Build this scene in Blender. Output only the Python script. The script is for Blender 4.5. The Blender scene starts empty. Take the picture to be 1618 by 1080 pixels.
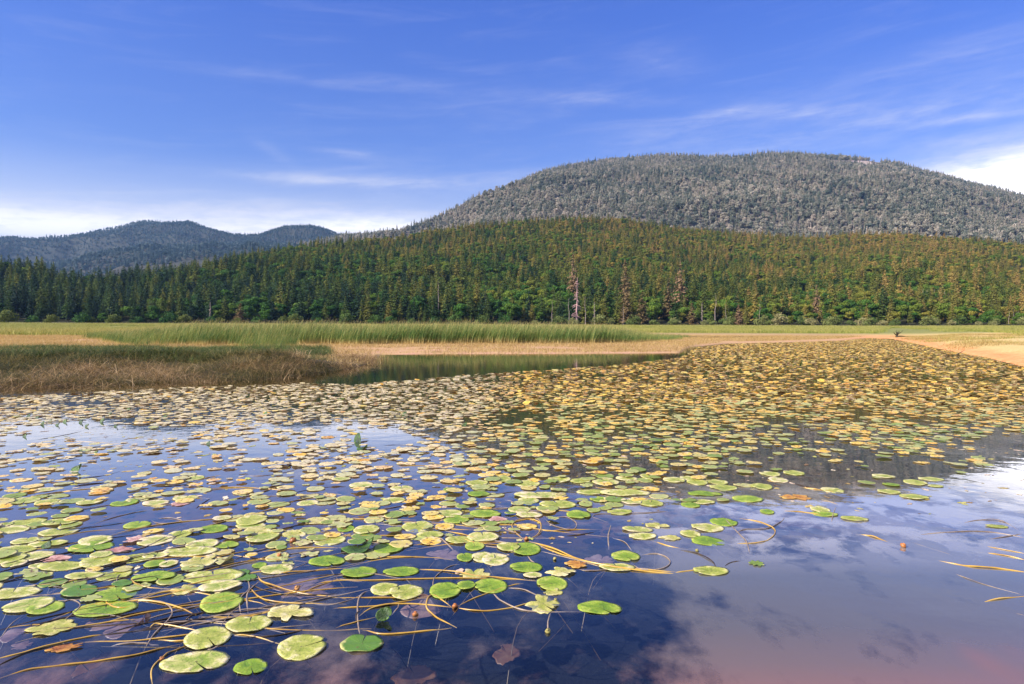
import bpy, math, random
import numpy as np
from mathutils import Matrix, Vector
R = math.radians
PI = math.pi
sc = bpy.context.scene
C = sc.collection
rs = np.random.RandomState(7)
random.seed(7)

# ------------------------------------------------------------------ camera
W0, H0, FPX, EYE = 1618.0, 1080.0, 1079.0, 1.6
PITCH = math.atan((540 - 516.5) / FPX)
ROLL = R(0.2)
cam_d = bpy.data.cameras.new('camera')
cam = bpy.data.objects.new('camera', cam_d)
C.objects.link(cam)
cam_m = Matrix.Translation((0, 0, EYE)) @ Matrix.Rotation(R(90) - PITCH, 4, 'X') @ Matrix.Rotation(ROLL, 4, 'Z')
cam.matrix_world = cam_m
cam_d.sensor_width = 36
cam_d.lens = 36 * FPX / W0
cam_d.clip_start = 0.1
cam_d.clip_end = 60000
sc.camera = cam
CR = np.array(cam_m.to_3x3())

def ray(x, y):
    return CR @ np.array([(x - 809) / FPX, -(y - 540) / FPX, -1.0])
def gp(x, y, z=0.0):
    d = ray(x, y); t = (z - EYE) / d[2]
    return np.array([d[0] * t, d[1] * t, z])
def at_depth(x, y, Y):
    d = ray(x, y); t = Y / d[1]
    return np.array([d[0] * t, Y, EYE + d[2] * t])
def proj(X, Y, Z):
    p = np.stack([X, Y, Z - EYE], -1) @ CR
    w = np.maximum(-p[..., 2], 1e-6)
    return 809 + FPX * p[..., 0] / w, 540 - FPX * p[..., 1] / w

# ------------------------------------------------------------------ noise
def _h(ix, iy, s):
    n = (ix * 374761393 + iy * 668265263 + s * 982451653) & 0x7fffffff
    n = ((n ^ (n >> 13)) * 1274126177) & 0x7fffffff
    return ((n ^ (n >> 16)) & 0xffff) / 65535.0
def vnoise(x, y, s=0):
    x = np.asarray(x, float); y = np.asarray(y, float)
    ix = np.floor(x).astype(np.int64); iy = np.floor(y).astype(np.int64)
    fx = x - ix; fy = y - iy
    fx = fx * fx * (3 - 2 * fx); fy = fy * fy * (3 - 2 * fy)
    a = _h(ix, iy, s); b = _h(ix + 1, iy, s); c = _h(ix, iy + 1, s); d = _h(ix + 1, iy + 1, s)
    return a + (b - a) * fx + (c - a) * fy + (a - b - c + d) * fx * fy
def fbm(x, y, s=0, o=4):
    v = 0; a = 0.5; t = 0
    for k in range(o):
        v = v + a * vnoise(x * 2 ** k, y * 2 ** k, s + k); t += a; a *= 0.5
    return v / t
def sstep(a, b, x):
    t = np.clip((x - a) / (b - a), 0, 1); return t * t * (3 - 2 * t)

# ------------------------------------------------------------------ node helpers
class NT:
    def __init__(s, tree): s.t = tree; s.n = tree.nodes; s.l = tree.links
    def node(s, typ, **kw):
        n = s.n.new(typ)
        for k, v in kw.items(): setattr(n, k, v)
        return n
    def put(s, sock, v):
        if v is None: return
        if hasattr(v, 'is_linked'): s.l.new(v, sock)
        else:
            if hasattr(sock.default_value, '__len__') and len(sock.default_value) == 4 and len(v) == 3: v = (*v, 1)
            sock.default_value = v
    def math(s, op, a, b=None, c=None, clamp=False):
        n = s.node('ShaderNodeMath', operation=op, use_clamp=clamp)
        s.put(n.inputs[0], a); s.put(n.inputs[1], b); s.put(n.inputs[2], c); return n.outputs[0]
    def vmath(s, op, a, b=None):
        n = s.node('ShaderNodeVectorMath', operation=op); s.put(n.inputs[0], a); s.put(n.inputs[1], b)
        return n.outputs['Value'] if op in ('LENGTH', 'DOT_PRODUCT') else n.outputs[0]
    def mix(s, f, a, b, bt='MIX'):
        n = s.node('ShaderNodeMix', data_type='RGBA', blend_type=bt)
        s.put(n.inputs[0], f); s.put(n.inputs[6], a); s.put(n.inputs[7], b); return n.outputs[2]
    def noise(s, vec, scale, detail=4, rough=0.55, dist=0.0):
        n = s.node('ShaderNodeTexNoise'); s.put(n.inputs['Vector'], vec)
        n.inputs['Scale'].default_value = scale; n.inputs['Detail'].default_value = detail
        n.inputs['Roughness'].default_value = rough; n.inputs['Distortion'].default_value = dist
        return n.outputs['Fac']
    def map(s, v, a, b, c=0.0, d=1.0, smooth=True):
        n = s.node('ShaderNodeMapRange', interpolation_type='SMOOTHSTEP' if smooth else 'LINEAR')
        s.put(n.inputs[0], v); n.inputs[1].default_value = a; n.inputs[2].default_value = b
        n.inputs[3].default_value = c; n.inputs[4].default_value = d; return n.outputs[0]
    def ramp(s, f, stops):
        n = s.node('ShaderNodeValToRGB'); s.put(n.inputs[0], f); e = n.color_ramp.elements
        while len(e) < len(stops): e.new(0.5)
        for el, (p, c) in zip(e, stops): el.position = p; el.color = (*c, 1)
        return n.outputs[0]
    def bump(s, h, strength=0.3, dist=0.02):
        n = s.node('ShaderNodeBump'); s.put(n.inputs['Height'], h)
        n.inputs['Strength'].default_value = strength; n.inputs['Distance'].default_value = dist; return n.outputs[0]
    def sep(s, v):
        n = s.node('ShaderNodeSeparateXYZ'); s.put(n.inputs[0], v); return n.outputs
    def comb(s, x, y, z=0.0):
        n = s.node('ShaderNodeCombineXYZ'); s.put(n.inputs[0], x); s.put(n.inputs[1], y); s.put(n.inputs[2], z); return n.outputs[0]

def new_mat(name):
    m = bpy.data.materials.new(name); m.use_nodes = True; m.node_tree.nodes.clear()
    t = NT(m.node_tree); out = t.node('ShaderNodeOutputMaterial'); return m, t, out
def principled(t, out, col, rough=0.8, normal=None, spec=0.5, trans=None):
    p = t.node('ShaderNodeBsdfPrincipled')
    t.put(p.inputs['Base Color'], col); t.put(p.inputs['Roughness'], rough)
    t.put(p.inputs['Specular IOR Level'], spec)
    if normal is not None: t.put(p.inputs['Normal'], normal)
    sh = p.outputs[0]
    if trans:
        tr = t.node('ShaderNodeBsdfTranslucent'); t.put(tr.inputs[0], col)
        m = t.node('ShaderNodeMixShader'); m.inputs[0].default_value = trans
        t.l.new(sh, m.inputs[1]); t.l.new(tr.outputs[0], m.inputs[2]); sh = m.outputs[0]
    t.l.new(sh, out.inputs['Surface'])

# ------------------------------------------------------------------ mesh helpers
def mesh_np(name, V, F, mat=None, uv=None, smooth=False):
    """V (n,3), F list of (m,k) index arrays"""
    me = bpy.data.meshes.new(name)
    V = np.asarray(V, np.float32)
    if not isinstance(F, list): F = [F]
    F = [np.asarray(f, np.int32) for f in F if len(f)]
    me.vertices.add(len(V)); me.vertices.foreach_set('co', V.ravel())
    idx = np.concatenate([f.ravel() for f in F]); ls = np.concatenate([np.full(len(f), f.shape[1], np.int32) for f in F])
    me.loops.add(len(idx)); me.loops.foreach_set('vertex_index', idx)
    st = np.concatenate([[0], np.cumsum(ls)[:-1]]).astype(np.int32)
    me.polygons.add(len(ls)); me.polygons.foreach_set('loop_start', st)
    try: me.polygons.foreach_set('loop_total', ls)
    except Exception: pass
    me.update(calc_edges=True); me.validate()
    if uv is not None:
        u = me.uv_layers.new(name='UVMap'); u.data.foreach_set('uv', np.asarray(uv, np.float32)[idx].ravel())
    if smooth: me.polygons.foreach_set('use_smooth', np.ones(len(ls), bool))
    if mat: me.materials.append(mat)
    return me
def link(name, me, parent=None, loc=None, coll=None):
    o = bpy.data.objects.new(name, me); (coll or C).objects.link(o)
    if parent: o.parent = parent
    if loc is not None: o.location = loc
    return o
def tag(o, label=None, cat=None, group=None, kind=None):
    if label: o['label'] = label
    if cat: o['category'] = cat
    if group: o['group'] = group
    if kind: o['kind'] = kind
    return o
def grid_faces(nr, nc):
    i = np.arange(nr - 1)[:, None] * nc + np.arange(nc - 1)[None, :]
    i = i.ravel(); return np.stack([i, i + 1, i + nc + 1, i + nc], 1)

def tube(pts, rad, sides=6, cap=True):
    P = np.asarray(pts, float); n = len(P); rad = np.broadcast_to(np.asarray(rad, float), (n,))
    T = np.gradient(P, axis=0); T /= np.linalg.norm(T, axis=1)[:, None] + 1e-9
    up = np.array([0, 0, 1.0]); A = np.cross(T, up); bad = np.linalg.norm(A, axis=1) < 0.2
    A[bad] = np.cross(T[bad], [1.0, 0, 0]); A /= np.linalg.norm(A, axis=1)[:, None]; B = np.cross(A, T)
    th = np.arange(sides) / sides * 2 * PI
    V = P[:, None] + rad[:, None, None] * (A[:, None] * np.cos(th)[None, :, None] + B[:, None] * np.sin(th)[None, :, None])
    V = V.reshape(-1, 3)
    i = np.arange(n - 1)[:, None] * sides; j = np.arange(sides)[None, :]; k = (j + 1) % sides
    F = np.stack([(i + j).ravel(), (i + k).ravel(), (i + sides + k).ravel(), (i + sides + j).ravel()], 1)
    return V, F
class MB:
    def __init__(s): s.V = []; s.F = {}; s.n = 0
    def add(s, V, F):
        F = np.asarray(F); s.F.setdefault(F.shape[1], []).append(F + s.n); s.V.append(np.asarray(V)); s.n += len(V)
    def mesh(s, name, mat, smooth=False):
        return mesh_np(name, np.concatenate(s.V), [np.concatenate(f) for f in s.F.values()], mat, smooth=smooth)
def spline(pts, per=6):
    P = np.asarray(pts, float); Q = np.vstack([2 * P[0] - P[1], P, 2 * P[-1] - P[-2]]); out = []
    for i in range(1, len(Q) - 2):
        for t in np.arange(per) / per:
            a, b, c, d = Q[i - 1], Q[i], Q[i + 1], Q[i + 2]
            out.append(0.5 * ((2 * b) + (-a + c) * t + (2 * a - 5 * b + 4 * c - d) * t * t + (-a + 3 * b - 3 * c + d) * t ** 3))
    out.append(P[-1]); return np.array(out)

def scatter(name, pts, scale, rotz, idx, protos, tilt=None, scl3=None):
    """one 'stuff' object: geometry nodes put an instance of a prototype on each point"""
    me = bpy.data.meshes.new(name); n = len(pts)
    me.vertices.add(n); me.vertices.foreach_set('co', np.asarray(pts, np.float32).ravel())
    def attr(nm, typ, arr, key='value'):
        a = me.attributes.new(nm, typ, 'POINT'); a.data.foreach_set(key, np.ascontiguousarray(arr).ravel())
    if scl3 is None: scl3 = np.repeat(np.asarray(scale, np.float32)[:, None], 3, 1)
    attr('scl', 'FLOAT_VECTOR', scl3.astype(np.float32), 'vector')
    rot = np.zeros((n, 3), np.float32); rot[:, 2] = rotz
    if tilt is not None: rot[:, :2] = tilt
    attr('rot', 'FLOAT_VECTOR', rot, 'vector'); attr('pick', 'INT', np.asarray(idx, np.int32))
    o = link(name, me)
    g = bpy.data.node_groups.new(name + '_nodes', 'GeometryNodeTree')
    g.interface.new_socket('Geometry', in_out='INPUT', socket_type='NodeSocketGeometry')
    g.interface.new_socket('Geometry', in_out='OUTPUT', socket_type='NodeSocketGeometry')
    N = g.nodes; L = g.links
    gi = N.new('NodeGroupInput'); go = N.new('NodeGroupOutput'); ip = N.new('GeometryNodeInstanceOnPoints')
    L.new(gi.outputs[0], ip.inputs['Points'])
    gti = N.new('GeometryNodeJoinGeometry')
    for p in reversed(protos):
        oi = N.new('GeometryNodeObjectInfo'); oi.inputs['Object'].default_value = p; oi.inputs['As Instance'].default_value = True
        L.new(oi.outputs['Geometry'], gti.inputs[0])
    L.new(gti.outputs[0], ip.inputs['Instance']); ip.inputs['Pick Instance'].default_value = True
    for nm, typ, sock in (('scl', 'FLOAT_VECTOR', 'Scale'), ('rot', 'FLOAT_VECTOR', 'Rotation'), ('pick', 'INT', 'Instance Index')):
        a = N.new('GeometryNodeInputNamedAttribute'); a.data_type = typ; a.inputs['Name'].default_value = nm
        s = [q for q in a.outputs if q.enabled and q.name == 'Attribute'][0]
        if sock == 'Rotation':
            e = N.new('FunctionNodeEulerToRotation'); L.new(s, e.inputs[0]); s = e.outputs[0]
        L.new(s, ip.inputs[sock])
    L.new(ip.outputs[0], go.inputs[0])
    md = o.modifiers.new('scatter', 'NODES'); md.node_group = g
    return o
def protos_of(name, meshes):
    return [bpy.data.objects.new(name, m) for m in meshes]

# ------------------------------------------------------------------ world, sun
SUN_EL, SUN_AZ = R(36), R(-118)          # azimuth from +Y, clockwise seen from above; behind-left of the viewer
sun_dir = Vector((math.cos(SUN_EL) * math.sin(SUN_AZ), math.cos(SUN_EL) * math.cos(SUN_AZ), math.sin(SUN_EL)))
sd = bpy.data.lights.new('sun', 'SUN'); sd.energy = 5.0; sd.angle = R(0.5); sd.color = (1.0, 0.93, 0.82)
so = bpy.data.objects.new('sun', sd); C.objects.link(so); so.rotation_euler = (-sun_dir).to_track_quat('-Z', 'Y').to_euler()
world = bpy.data.worlds.new('World'); sc.world = world; world.use_nodes = True
t = NT(world.node_tree); t.n.clear()
wo = t.node('ShaderNodeOutputWorld'); bg = t.node('ShaderNodeBackground')
sky = t.node('ShaderNodeTexSky', sky_type='NISHITA'); sky.sun_disc = False
sky.sun_elevation = SUN_EL; sky.sun_rotation = SUN_AZ; sky.altitude = 550; sky.air_density = 1.0; sky.dust_density = 0.6; sky.ozone_density = 1.5
co = t.node('ShaderNodeTexCoord').outputs['Generated']
sx = t.sep(co)
az = t.math('MULTIPLY', t.math('ARCTAN2', sx[0], sx[1]), 57.2958)
el = t.math('MULTIPLY', t.math('ARCSINE', sx[2]), 57.2958)
# clear-air colour by elevation, multiplied on the sky texture
tint = t.ramp(t.map(el, 0, 40, smooth=False), [(0.0, (0.80, 0.80, 0.95)), (0.25, (0.56, 0.65, 1.05)), (0.6, (0.38, 0.57, 1.30)), (1.0, (0.33, 0.55, 1.38))])
col = t.mix(1.0, sky.outputs[0], tint, 'MULTIPLY')
WHITE = (6.1, 5.95, 6.3)
def streak(a0, e0, sa, se, slope, amt):
    da = t.math('SUBTRACT', az, a0)
    de = t.math('SUBTRACT', t.math('SUBTRACT', el, e0), t.math('MULTIPLY', da, slope))
    q = t.math('ADD', t.math('POWER', t.math('ABSOLUTE', t.math('DIVIDE', da, sa)), 2.0), t.math('POWER', t.math('ABSOLUTE', t.math('DIVIDE', de, se)), 2.0))
    return t.math('MULTIPLY', t.math('EXPONENT', t.math('MULTIPLY', q, -1.0)), amt)
def azel(x, y):
    d = ray(x, y); return math.degrees(math.atan2(d[0], d[1])), math.degrees(math.asin(d[2] / np.linalg.norm(d)))
tot = None
for (x, y, wx, wy, slope, amt) in [
        (540, 132, 170, 7, -0.01, .26), (640, 131, 80, 8, -0.05, .22), (800, 160, 120, 30, 0.03, .16), (960, 157, 120, 9, -0.06, .42), (1050, 100, 60, 22, -.1, .30),
        (1165, 176, 60, 7, 0.02, .8), (1315, 176, 55, 6, -0.02, .75), (1250, 184, 240, 22, 0.0, .30), (1560, 183, 90, 7, -0.03, .55), (1300, 212, 330, 13, 0.09, .42), (1040, 226, 120, 20, 0.04, .30),
        (560, 286, 170, 8, 0.0, .70), (455, 283, 60, 6, 0.0, .4), (548, 241, 50, 6, -0.02, .5), (430, 238, 28, 10, -0.5, .25), (800, 285, 180, 16, 0.08, .34), (600, 262, 180, 26, 0.1, .16),
        (1650, 275, 210, 40, 0.09, 2.6), (1700, 130, 260, 50, 0.05, .25), (1450, 225, 130, 8, -.09, .3),
        (80, 350, 320, 24, 0.02, 0.95), (330, 330, 240, 18, 0.03, 0.5), (590, 356, 170, 24, 0.0, 0.85), (1500, 90, 200, 22, .05, .2)]:
    a0, e0 = azel(x, y); k = 57.3 / FPX
    s_ = streak(a0, e0, wx * k, wy * k, slope, amt)
    tot = s_ if tot is None else t.math('ADD', tot, s_)
nv = t.comb(t.math('MULTIPLY', az, 0.09), t.math('SUBTRACT', t.math('MULTIPLY', el, 0.75), t.math('MULTIPLY', az, 0.05)))
n1 = t.noise(nv, 1.0, 7, 0.62, 0.6)
nv2 = t.comb(t.math('MULTIPLY', az, 0.5), t.math('SUBTRACT', t.math('MULTIPLY', el, 2.2), t.math('MULTIPLY', az, 0.1)), 3.3)
n2 = t.noise(nv2, 1.0, 6, 0.6, 0.4)
wisp = t.math('MULTIPLY', tot, t.map(t.math('ADD', t.math('MULTIPLY', n1, 0.6), t.math('MULTIPLY', n2, 0.4)), 0.32, 0.70, 0.08, 0.52))
gen = t.math('MULTIPLY', t.map(n1, 0.46, 0.9), 0.10)
# broken cloud overhead, above the frame, that the water mirrors
n3 = t.noise(t.comb(t.math('MULTIPLY', az, 0.1), t.math('MULTIPLY', el, 0.2), 9.1), 1.0, 6, 0.6, 0.3)
over = t.math('MULTIPLY', t.map(n3, 0.38, 0.62), t.math('MULTIPLY', t.map(el, 27, 34), 0.85))
hz = t.map(el, 4, 14, 0.75, 0.0)
solid = None
for (x, y, wx, wy, slope, amt) in [(1660, 290, 200, 34, 0.10, 1.15), (60, 352, 330, 16, 0.02, .26), (600, 362, 150, 18, 0, .3)]:
    a0, e0 = azel(x, y); k = 57.3 / FPX; s_ = streak(a0, e0, wx * k, wy * k, slope, amt); solid = s_ if solid is None else t.math('ADD', solid, s_)
solid = t.math('MULTIPLY', solid, t.map(n2, 0.3, 0.6, 0.75, 1.1))
fac = t.math('ADD', t.math('ADD', t.math('ADD', wisp, gen), over), t.math('ADD', hz, solid), clamp=True)
col = t.mix(fac, col, WHITE)
# thick sunlit cloud low on the horizon is brighter than the picture can show
col = t.vmath('SCALE', col, None); col.node.inputs['Scale'].default_value = 1.0; t.l.new(t.math('MULTIPLY_ADD', t.math('MINIMUM', solid, 1.0), 1.1, 1.0), col.node.inputs['Scale'])
t.l.new(col, bg.inputs[0]); bg.inputs[1].default_value = 0.09
t.l.new(bg.outputs[0], wo.inputs[0])

# ------------------------------------------------------------------ shoreline and terrain functions
SHORE = np.array([(-1500, 760), (-600, 640), (-200, 624), (0, 615), (120, 612), (270, 606), (400, 602), (480, 594), (560, 583), (590, 573), (600, 561), (700, 559.5), (900, 558.5), (1075, 557),
                  (1092, 547), (1150, 541), (1250, 539), (1330, 536), (1372, 532), (1405, 532), (1430, 537), (1480, 548), (1560, 562), (1618, 577), (1900, 640), (2600, 760)], float)
def shore_y(u): return np.interp(u, SHORE[:, 0], SHORE[:, 1])
def uv0(X, Y):                       # picture position of a point of the water level
    return proj(np.asarray(X, float), np.maximum(np.asarray(Y, float), 0.5), np.zeros_like(np.asarray(X, float)))
EDGE = lambda u: np.interp(u, [-900, 0, 250, 600, 900, 1200, 1618, 2500], [350, 360, 390, 420, 430, 440, 430, 420])
RIDGE_A = np.array([(-900, 380), (-300, 395), (0, 403), (60, 410), (110, 426), (200, 424), (270, 414), (330, 404), (400, 386), (450, 380), (500, 372), (560, 370), (620, 366), (700, 352), (760, 347), (820, 340), (900, 335),
                    (980, 337), (1060, 350), (1130, 357), (1200, 362), (1300, 366), (1350, 361), (1420, 361), (1500, 367), (1618, 377), (2000, 385), (2600, 390)], float)
DA = lambda u: np.interp(u, [-900, 0, 120, 300, 500, 700, 900, 1200, 1618, 2600], [560, 560, 560, 700, 900, 1020, 1120, 1120, 1050, 1000])
RIDGE_B = np.array([(300, 420), (480, 385), (560, 372), (640, 362), (680, 350), (740, 322), (800, 292), (860, 268), (900, 260), (960, 250), (1050, 243), (1110, 246), (1160, 245), (1200, 241), (1260, 240), (1300, 243), (1360, 246), (1420, 256), (1480, 271),
                    (1540, 288), (1618, 309), (1800, 350), (2100, 400), (2600, 430)], float)
RIDGE_C = np.array([(-900, 400), (-300, 380), (0, 375), (60, 373), (130, 368), (180, 357), (225, 347), (260, 349), (300, 348), (330, 358), (370, 370), (410, 369), (450, 356), (490, 354), (530, 366), (560, 374), (700, 400), (900, 420)], float)
SPUR_C = np.array([(-900, 440), (0, 428), (90, 420), (150, 404), (260, 392), (330, 386), (400, 379), (450, 382), (520, 392), (620, 420), (900, 440)], float)
def zr(prof, D, th):
    """slope table: X/Y -> height of the ridge"""
    s = []; h = []
    for x, y in prof:
        d = D(x) if callable(D) else D
        p = at_depth(x, y, d); s.append(p[0] / d); h.append(p[2] - th)
    return np.array(s), np.array(h)
TH_A, TH_B, TH_C = 15.0, 12.0, 12.0
sA, hA = zr(RIDGE_A, DA, TH_A); sB, hB = zr(RIDGE_B, 2700, TH_B); sC, hC = zr(RIDGE_C, 4000, TH_C); sS, hS = zr(SPUR_C, 3100, TH_C)
def u_of(X, Y): return 809 + FPX * np.asarray(X) / np.maximum(np.asarray(Y), 0.5)
def land_h(X, Y):
    """marsh, lake bed and near forest slope"""
    X = np.asarray(X, float); Y = np.asarray(Y, float)
    u = u_of(X, Y); _, v = uv0(X, Y)
    front = Y > 1.0
    ys = shore_y(u)
    Ysh = EYE * FPX / np.maximum(ys - 516.5, 2.0)
    d = np.where(front, Y - Ysh, -20.0)                    # metres behind the waterline
    n = fbm(X * 0.35, Y * 0.35, 3); nb = fbm(X * 0.05, Y * 0.05, 11)
    bed = -0.5 - 0.15 * n + 0.0 * d
    z = np.where(d < 0, np.maximum(bed, -0.04 + d * 0.16), 0.0)
    # left sedge mound
    mound = sstep(640, 480, u) * sstep(0.0, 6.0, d) * (0.05 + 0.75 * (n - 0.3) * sstep(34, 24, Y) + 0.22 * np.exp(-((Y - 24) / 4.0) ** 2)) * sstep(60, 30, Y)
    flat = 0.03 + 0.05 * n + 0.04 * sstep(0, 30, d)
    bank = sstep(1400, 1560, u) * sstep(0, 18, d) * (0.15 + 0.9 * np.clip(fbm(X * 0.12, Y * 0.08, 13) - 0.25, 0, 1))
    zl = flat + mound + bank + 0.8 * sstep(80, 300, Y) + 2.2 * sstep(200, 420, Y)
    z = np.where(d >= 0, zl * sstep(-0.6, 1.2, d) - 0.04 * (1 - sstep(0, 1.2, d)), z)
    e = EDGE(u); D1 = DA(u); zr_ = np.interp(X / np.maximum(Y, 1), sA, hA)
    tt = np.clip((Y - e) / (D1 - e), 0, 1)
    zz = 3.0 + (zr_ - 3.0) * (0.55 * tt + 0.45 * tt ** 1.6) + (fbm(X * 0.008, Y * 0.008, 21) - 0.5) * 26 * np.sin(PI * tt) * sstep(0, .25, tt)
    z = np.where(Y > e, zz, z)
    z = np.where(Y > D1, zr_ - (Y - D1) * 0.12, z)
    return z
def hill_h(X, Y, s, h, D0, D1, z0, amp, seed, back=0.3, p=0.9):
    X = np.asarray(X, float); Y = np.asarray(Y, float)
    r = np.interp(X / Y, s, h); tt = np.clip((Y - D0) / (D1 - D0), 0, 1)
    f = np.sin(PI * np.clip(tt, 0, 1))
    q = 1 - np.abs(fbm(X / 380.0, Y / 600.0, seed, 4) * 2 - 1) * 2
    z = z0 + (r - z0) * tt ** p + q * amp * f * (1 - 0.55 * tt) * np.clip((r - z0 - 60) / 300, 0, 1)
    return np.where(Y > D1, r - (Y - D1) * back, z)
def hB_f(X, Y):
    z = hill_h(X, Y, sB, hB, 1150, 2700, 20, 85, 31, 0.35, 0.92)
    u = u_of(X, Y)                                          # spur on the left flank, with the ravine behind it
    return z + 40 * np.exp(-((u - 800 + (Y - 2000) * 0.12) / 95) ** 2) * np.exp(-((Y - 1950) / 260) ** 2)
def hC_f(X, Y): return hill_h(X, Y, sC, hC, 2900, 4000, 40, 190, 41, 0.35)
def hS_f(X, Y): return hill_h(X, Y, sS, hS, 1700, 3100, 20, 140, 51, 0.30)

# ------------------------------------------------------------------ materials: ground, water
m_ground, t, out = new_mat('marsh_ground')
pos = t.node('ShaderNodeNewGeometry').outputs['Position']; px_, py_, pz_ = t.sep(pos)
nA = t.noise(pos, 0.9, 6, 0.65); nB = t.noise(pos, 6.0, 5, 0.65); nC = t.noise(pos, 0.12, 4)
tan = t.ramp(nB, [(0.2, (0.20, 0.11, 0.05)), (0.5, (0.44, 0.27, 0.12)), (0.85, (0.60, 0.40, 0.20))])
pink = t.ramp(nB, [(0.2, (0.30, 0.15, 0.09)), (0.5, (0.50, 0.28, 0.17)), (0.85, (0.62, 0.40, 0.26))])
colr = t.mix(t.map(nA, 0.42, 0.62), tan, pink)
# orange mud bank on the right
ratio = t.math('DIVIDE', px_, t.math('MAXIMUM', py_, 1.0))
mud = t.ramp(t.math('ADD', t.math('MULTIPLY', nB, .5), t.math('MULTIPLY', nA, .5)), [(0.35, (0.44, 0.17, 0.06)), (0.5, (0.66, 0.28, 0.10)), (0.65, (0.74, 0.40, 0.18))])
gold = t.ramp(nB, [(0.25, (0.40, 0.27, 0.08)), (0.7, (0.66, 0.50, 0.22))])
mud = t.mix(t.map(t.math('ADD', t.math('MULTIPLY', t.noise(pos, 0.5, 6, 0.75), 0.6), t.math('MULTIPLY', pz_, 1.2)), 0.42, 0.72), mud, gold)
colr = t.mix(t.math('MULTIPLY', t.map(ratio, 0.46, 0.56), 0.92), colr, mud)
# sodden dark sedge peat of the near left mound
dark = t.ramp(nB, [(0.3, (0.03, 0.022, 0.012)), (0.7, (0.10, 0.075, 0.035))])
colr = t.mix(t.math('MULTIPLY', t.map(ratio, -0.12, -0.22), t.map(py_, 36, 27)), colr, dark)
green = t.ramp(t.noise(pos, 0.5, 6, 0.6), [(0.3, (0.10, 0.13, 0.03)), (0.7, (0.30, 0.27, 0.08))])
colr = t.mix(t.map(py_, 120, 190), colr, green)
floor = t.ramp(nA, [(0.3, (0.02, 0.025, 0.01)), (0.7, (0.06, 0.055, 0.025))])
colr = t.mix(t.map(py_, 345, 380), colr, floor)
# lake bed: dark weed, with brown painted farther out for the mountain's reflection
weed_and_refl = t.mix(t.map(py_, 6.2, 7.5), (0.006, 0.008, 0.014), (0.11, 0.045, 0.008))
bedc = weed_and_refl
colr = t.mix(t.map(pz_, -0.10, -0.02), bedc, colr)
principled(t, out, colr, 0.95, t.bump(nB, 0.5, 0.05), spec=0.2)

m_water, t, out = new_mat('lake_water')
pos = t.node('ShaderNodeNewGeometry').outputs['Position']; px_, py_, pz_ = t.sep(pos)
# cloud reflections painted as pale diffuse patches, plus pinkish silt nearest the viewer
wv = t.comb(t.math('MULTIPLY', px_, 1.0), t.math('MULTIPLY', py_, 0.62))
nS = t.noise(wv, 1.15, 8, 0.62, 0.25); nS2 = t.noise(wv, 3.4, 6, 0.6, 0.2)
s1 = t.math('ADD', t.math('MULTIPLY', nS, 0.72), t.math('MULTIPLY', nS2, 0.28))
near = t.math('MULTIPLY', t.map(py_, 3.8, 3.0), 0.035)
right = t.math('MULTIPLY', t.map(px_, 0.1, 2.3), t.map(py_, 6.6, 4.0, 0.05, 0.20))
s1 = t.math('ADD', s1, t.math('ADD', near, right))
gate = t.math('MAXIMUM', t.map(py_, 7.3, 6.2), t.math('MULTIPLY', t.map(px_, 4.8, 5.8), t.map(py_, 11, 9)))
silt = t.math('MULTIPLY', t.map(s1, 0.51, 0.66), gate)  # mask of painted cloud reflections as well as near silt
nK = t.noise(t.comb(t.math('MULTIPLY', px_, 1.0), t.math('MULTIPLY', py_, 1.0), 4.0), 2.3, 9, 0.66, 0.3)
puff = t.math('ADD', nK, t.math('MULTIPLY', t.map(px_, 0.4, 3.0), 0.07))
puff = t.math('MULTIPLY', t.map(puff, 0.48, 0.62), t.math('MULTIPLY', t.map(px_, 0.3, 1.6), t.math('MULTIPLY', t.map(py_, 3.6, 4.8), gate)))  # pale puffs imitate mirrored cloud
silt = t.math('MAXIMUM', t.math('MULTIPLY', silt, t.map(t.math('MULTIPLY', t.map(py_, 4.2, 5.4), 1.0), 0.0, 1.0, 1.0, 0.45)), puff)  # near silt and painted cloud reflections together
silt_and_refl_col = t.ramp(t.map(py_, 2.9, 7.0, smooth=False), [(0.0, (0.23, 0.115, 0.095)), (0.08, (0.16, 0.110, 0.090)), (0.18, (0.12, 0.102, 0.083)), (0.36, (0.12, 0.112, 0.09)), (0.55, (0.34, 0.31, 0.29)), (1.0, (0.56, 0.53, 0.50))])  # pinkish silt close by, painted cloud reflection paler farther out
silt_and_refl_col = t.mix(t.math('MULTIPLY', t.map(t.noise(wv, 0.8, 3), 0.60, 0.72), t.map(py_, 4.6, 3.6)), silt_and_refl_col, (0.24, 0.11, 0.07))
w1 = t.noise(pos, 3.0, 3, 0.5); w2 = t.noise(pos, 22.0, 2, 0.5)
nrm = t.bump(t.math('ADD', w1, t.math('MULTIPLY', w2, 0.05)), 0.10, 0.02)
cosi = t.math('ABSOLUTE', t.vmath('DOT_PRODUCT', t.node('ShaderNodeNewGeometry').outputs['Incoming'], nrm))
schl = t.math('POWER', t.math('SUBTRACT', 1.0, cosi, clamp=True), 5.0)
refl = t.math('MINIMUM', t.math('MULTIPLY_ADD', schl, 2.15, 0.02), 0.92)
gl = t.node('ShaderNodeBsdfGlossy'); gl.inputs['Roughness'].default_value = 0.012; t.put(gl.inputs['Normal'], nrm)
tr = t.node('ShaderNodeBsdfTransparent'); tr.inputs[0].default_value = (0.86, 0.89, 0.92, 1)
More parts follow.
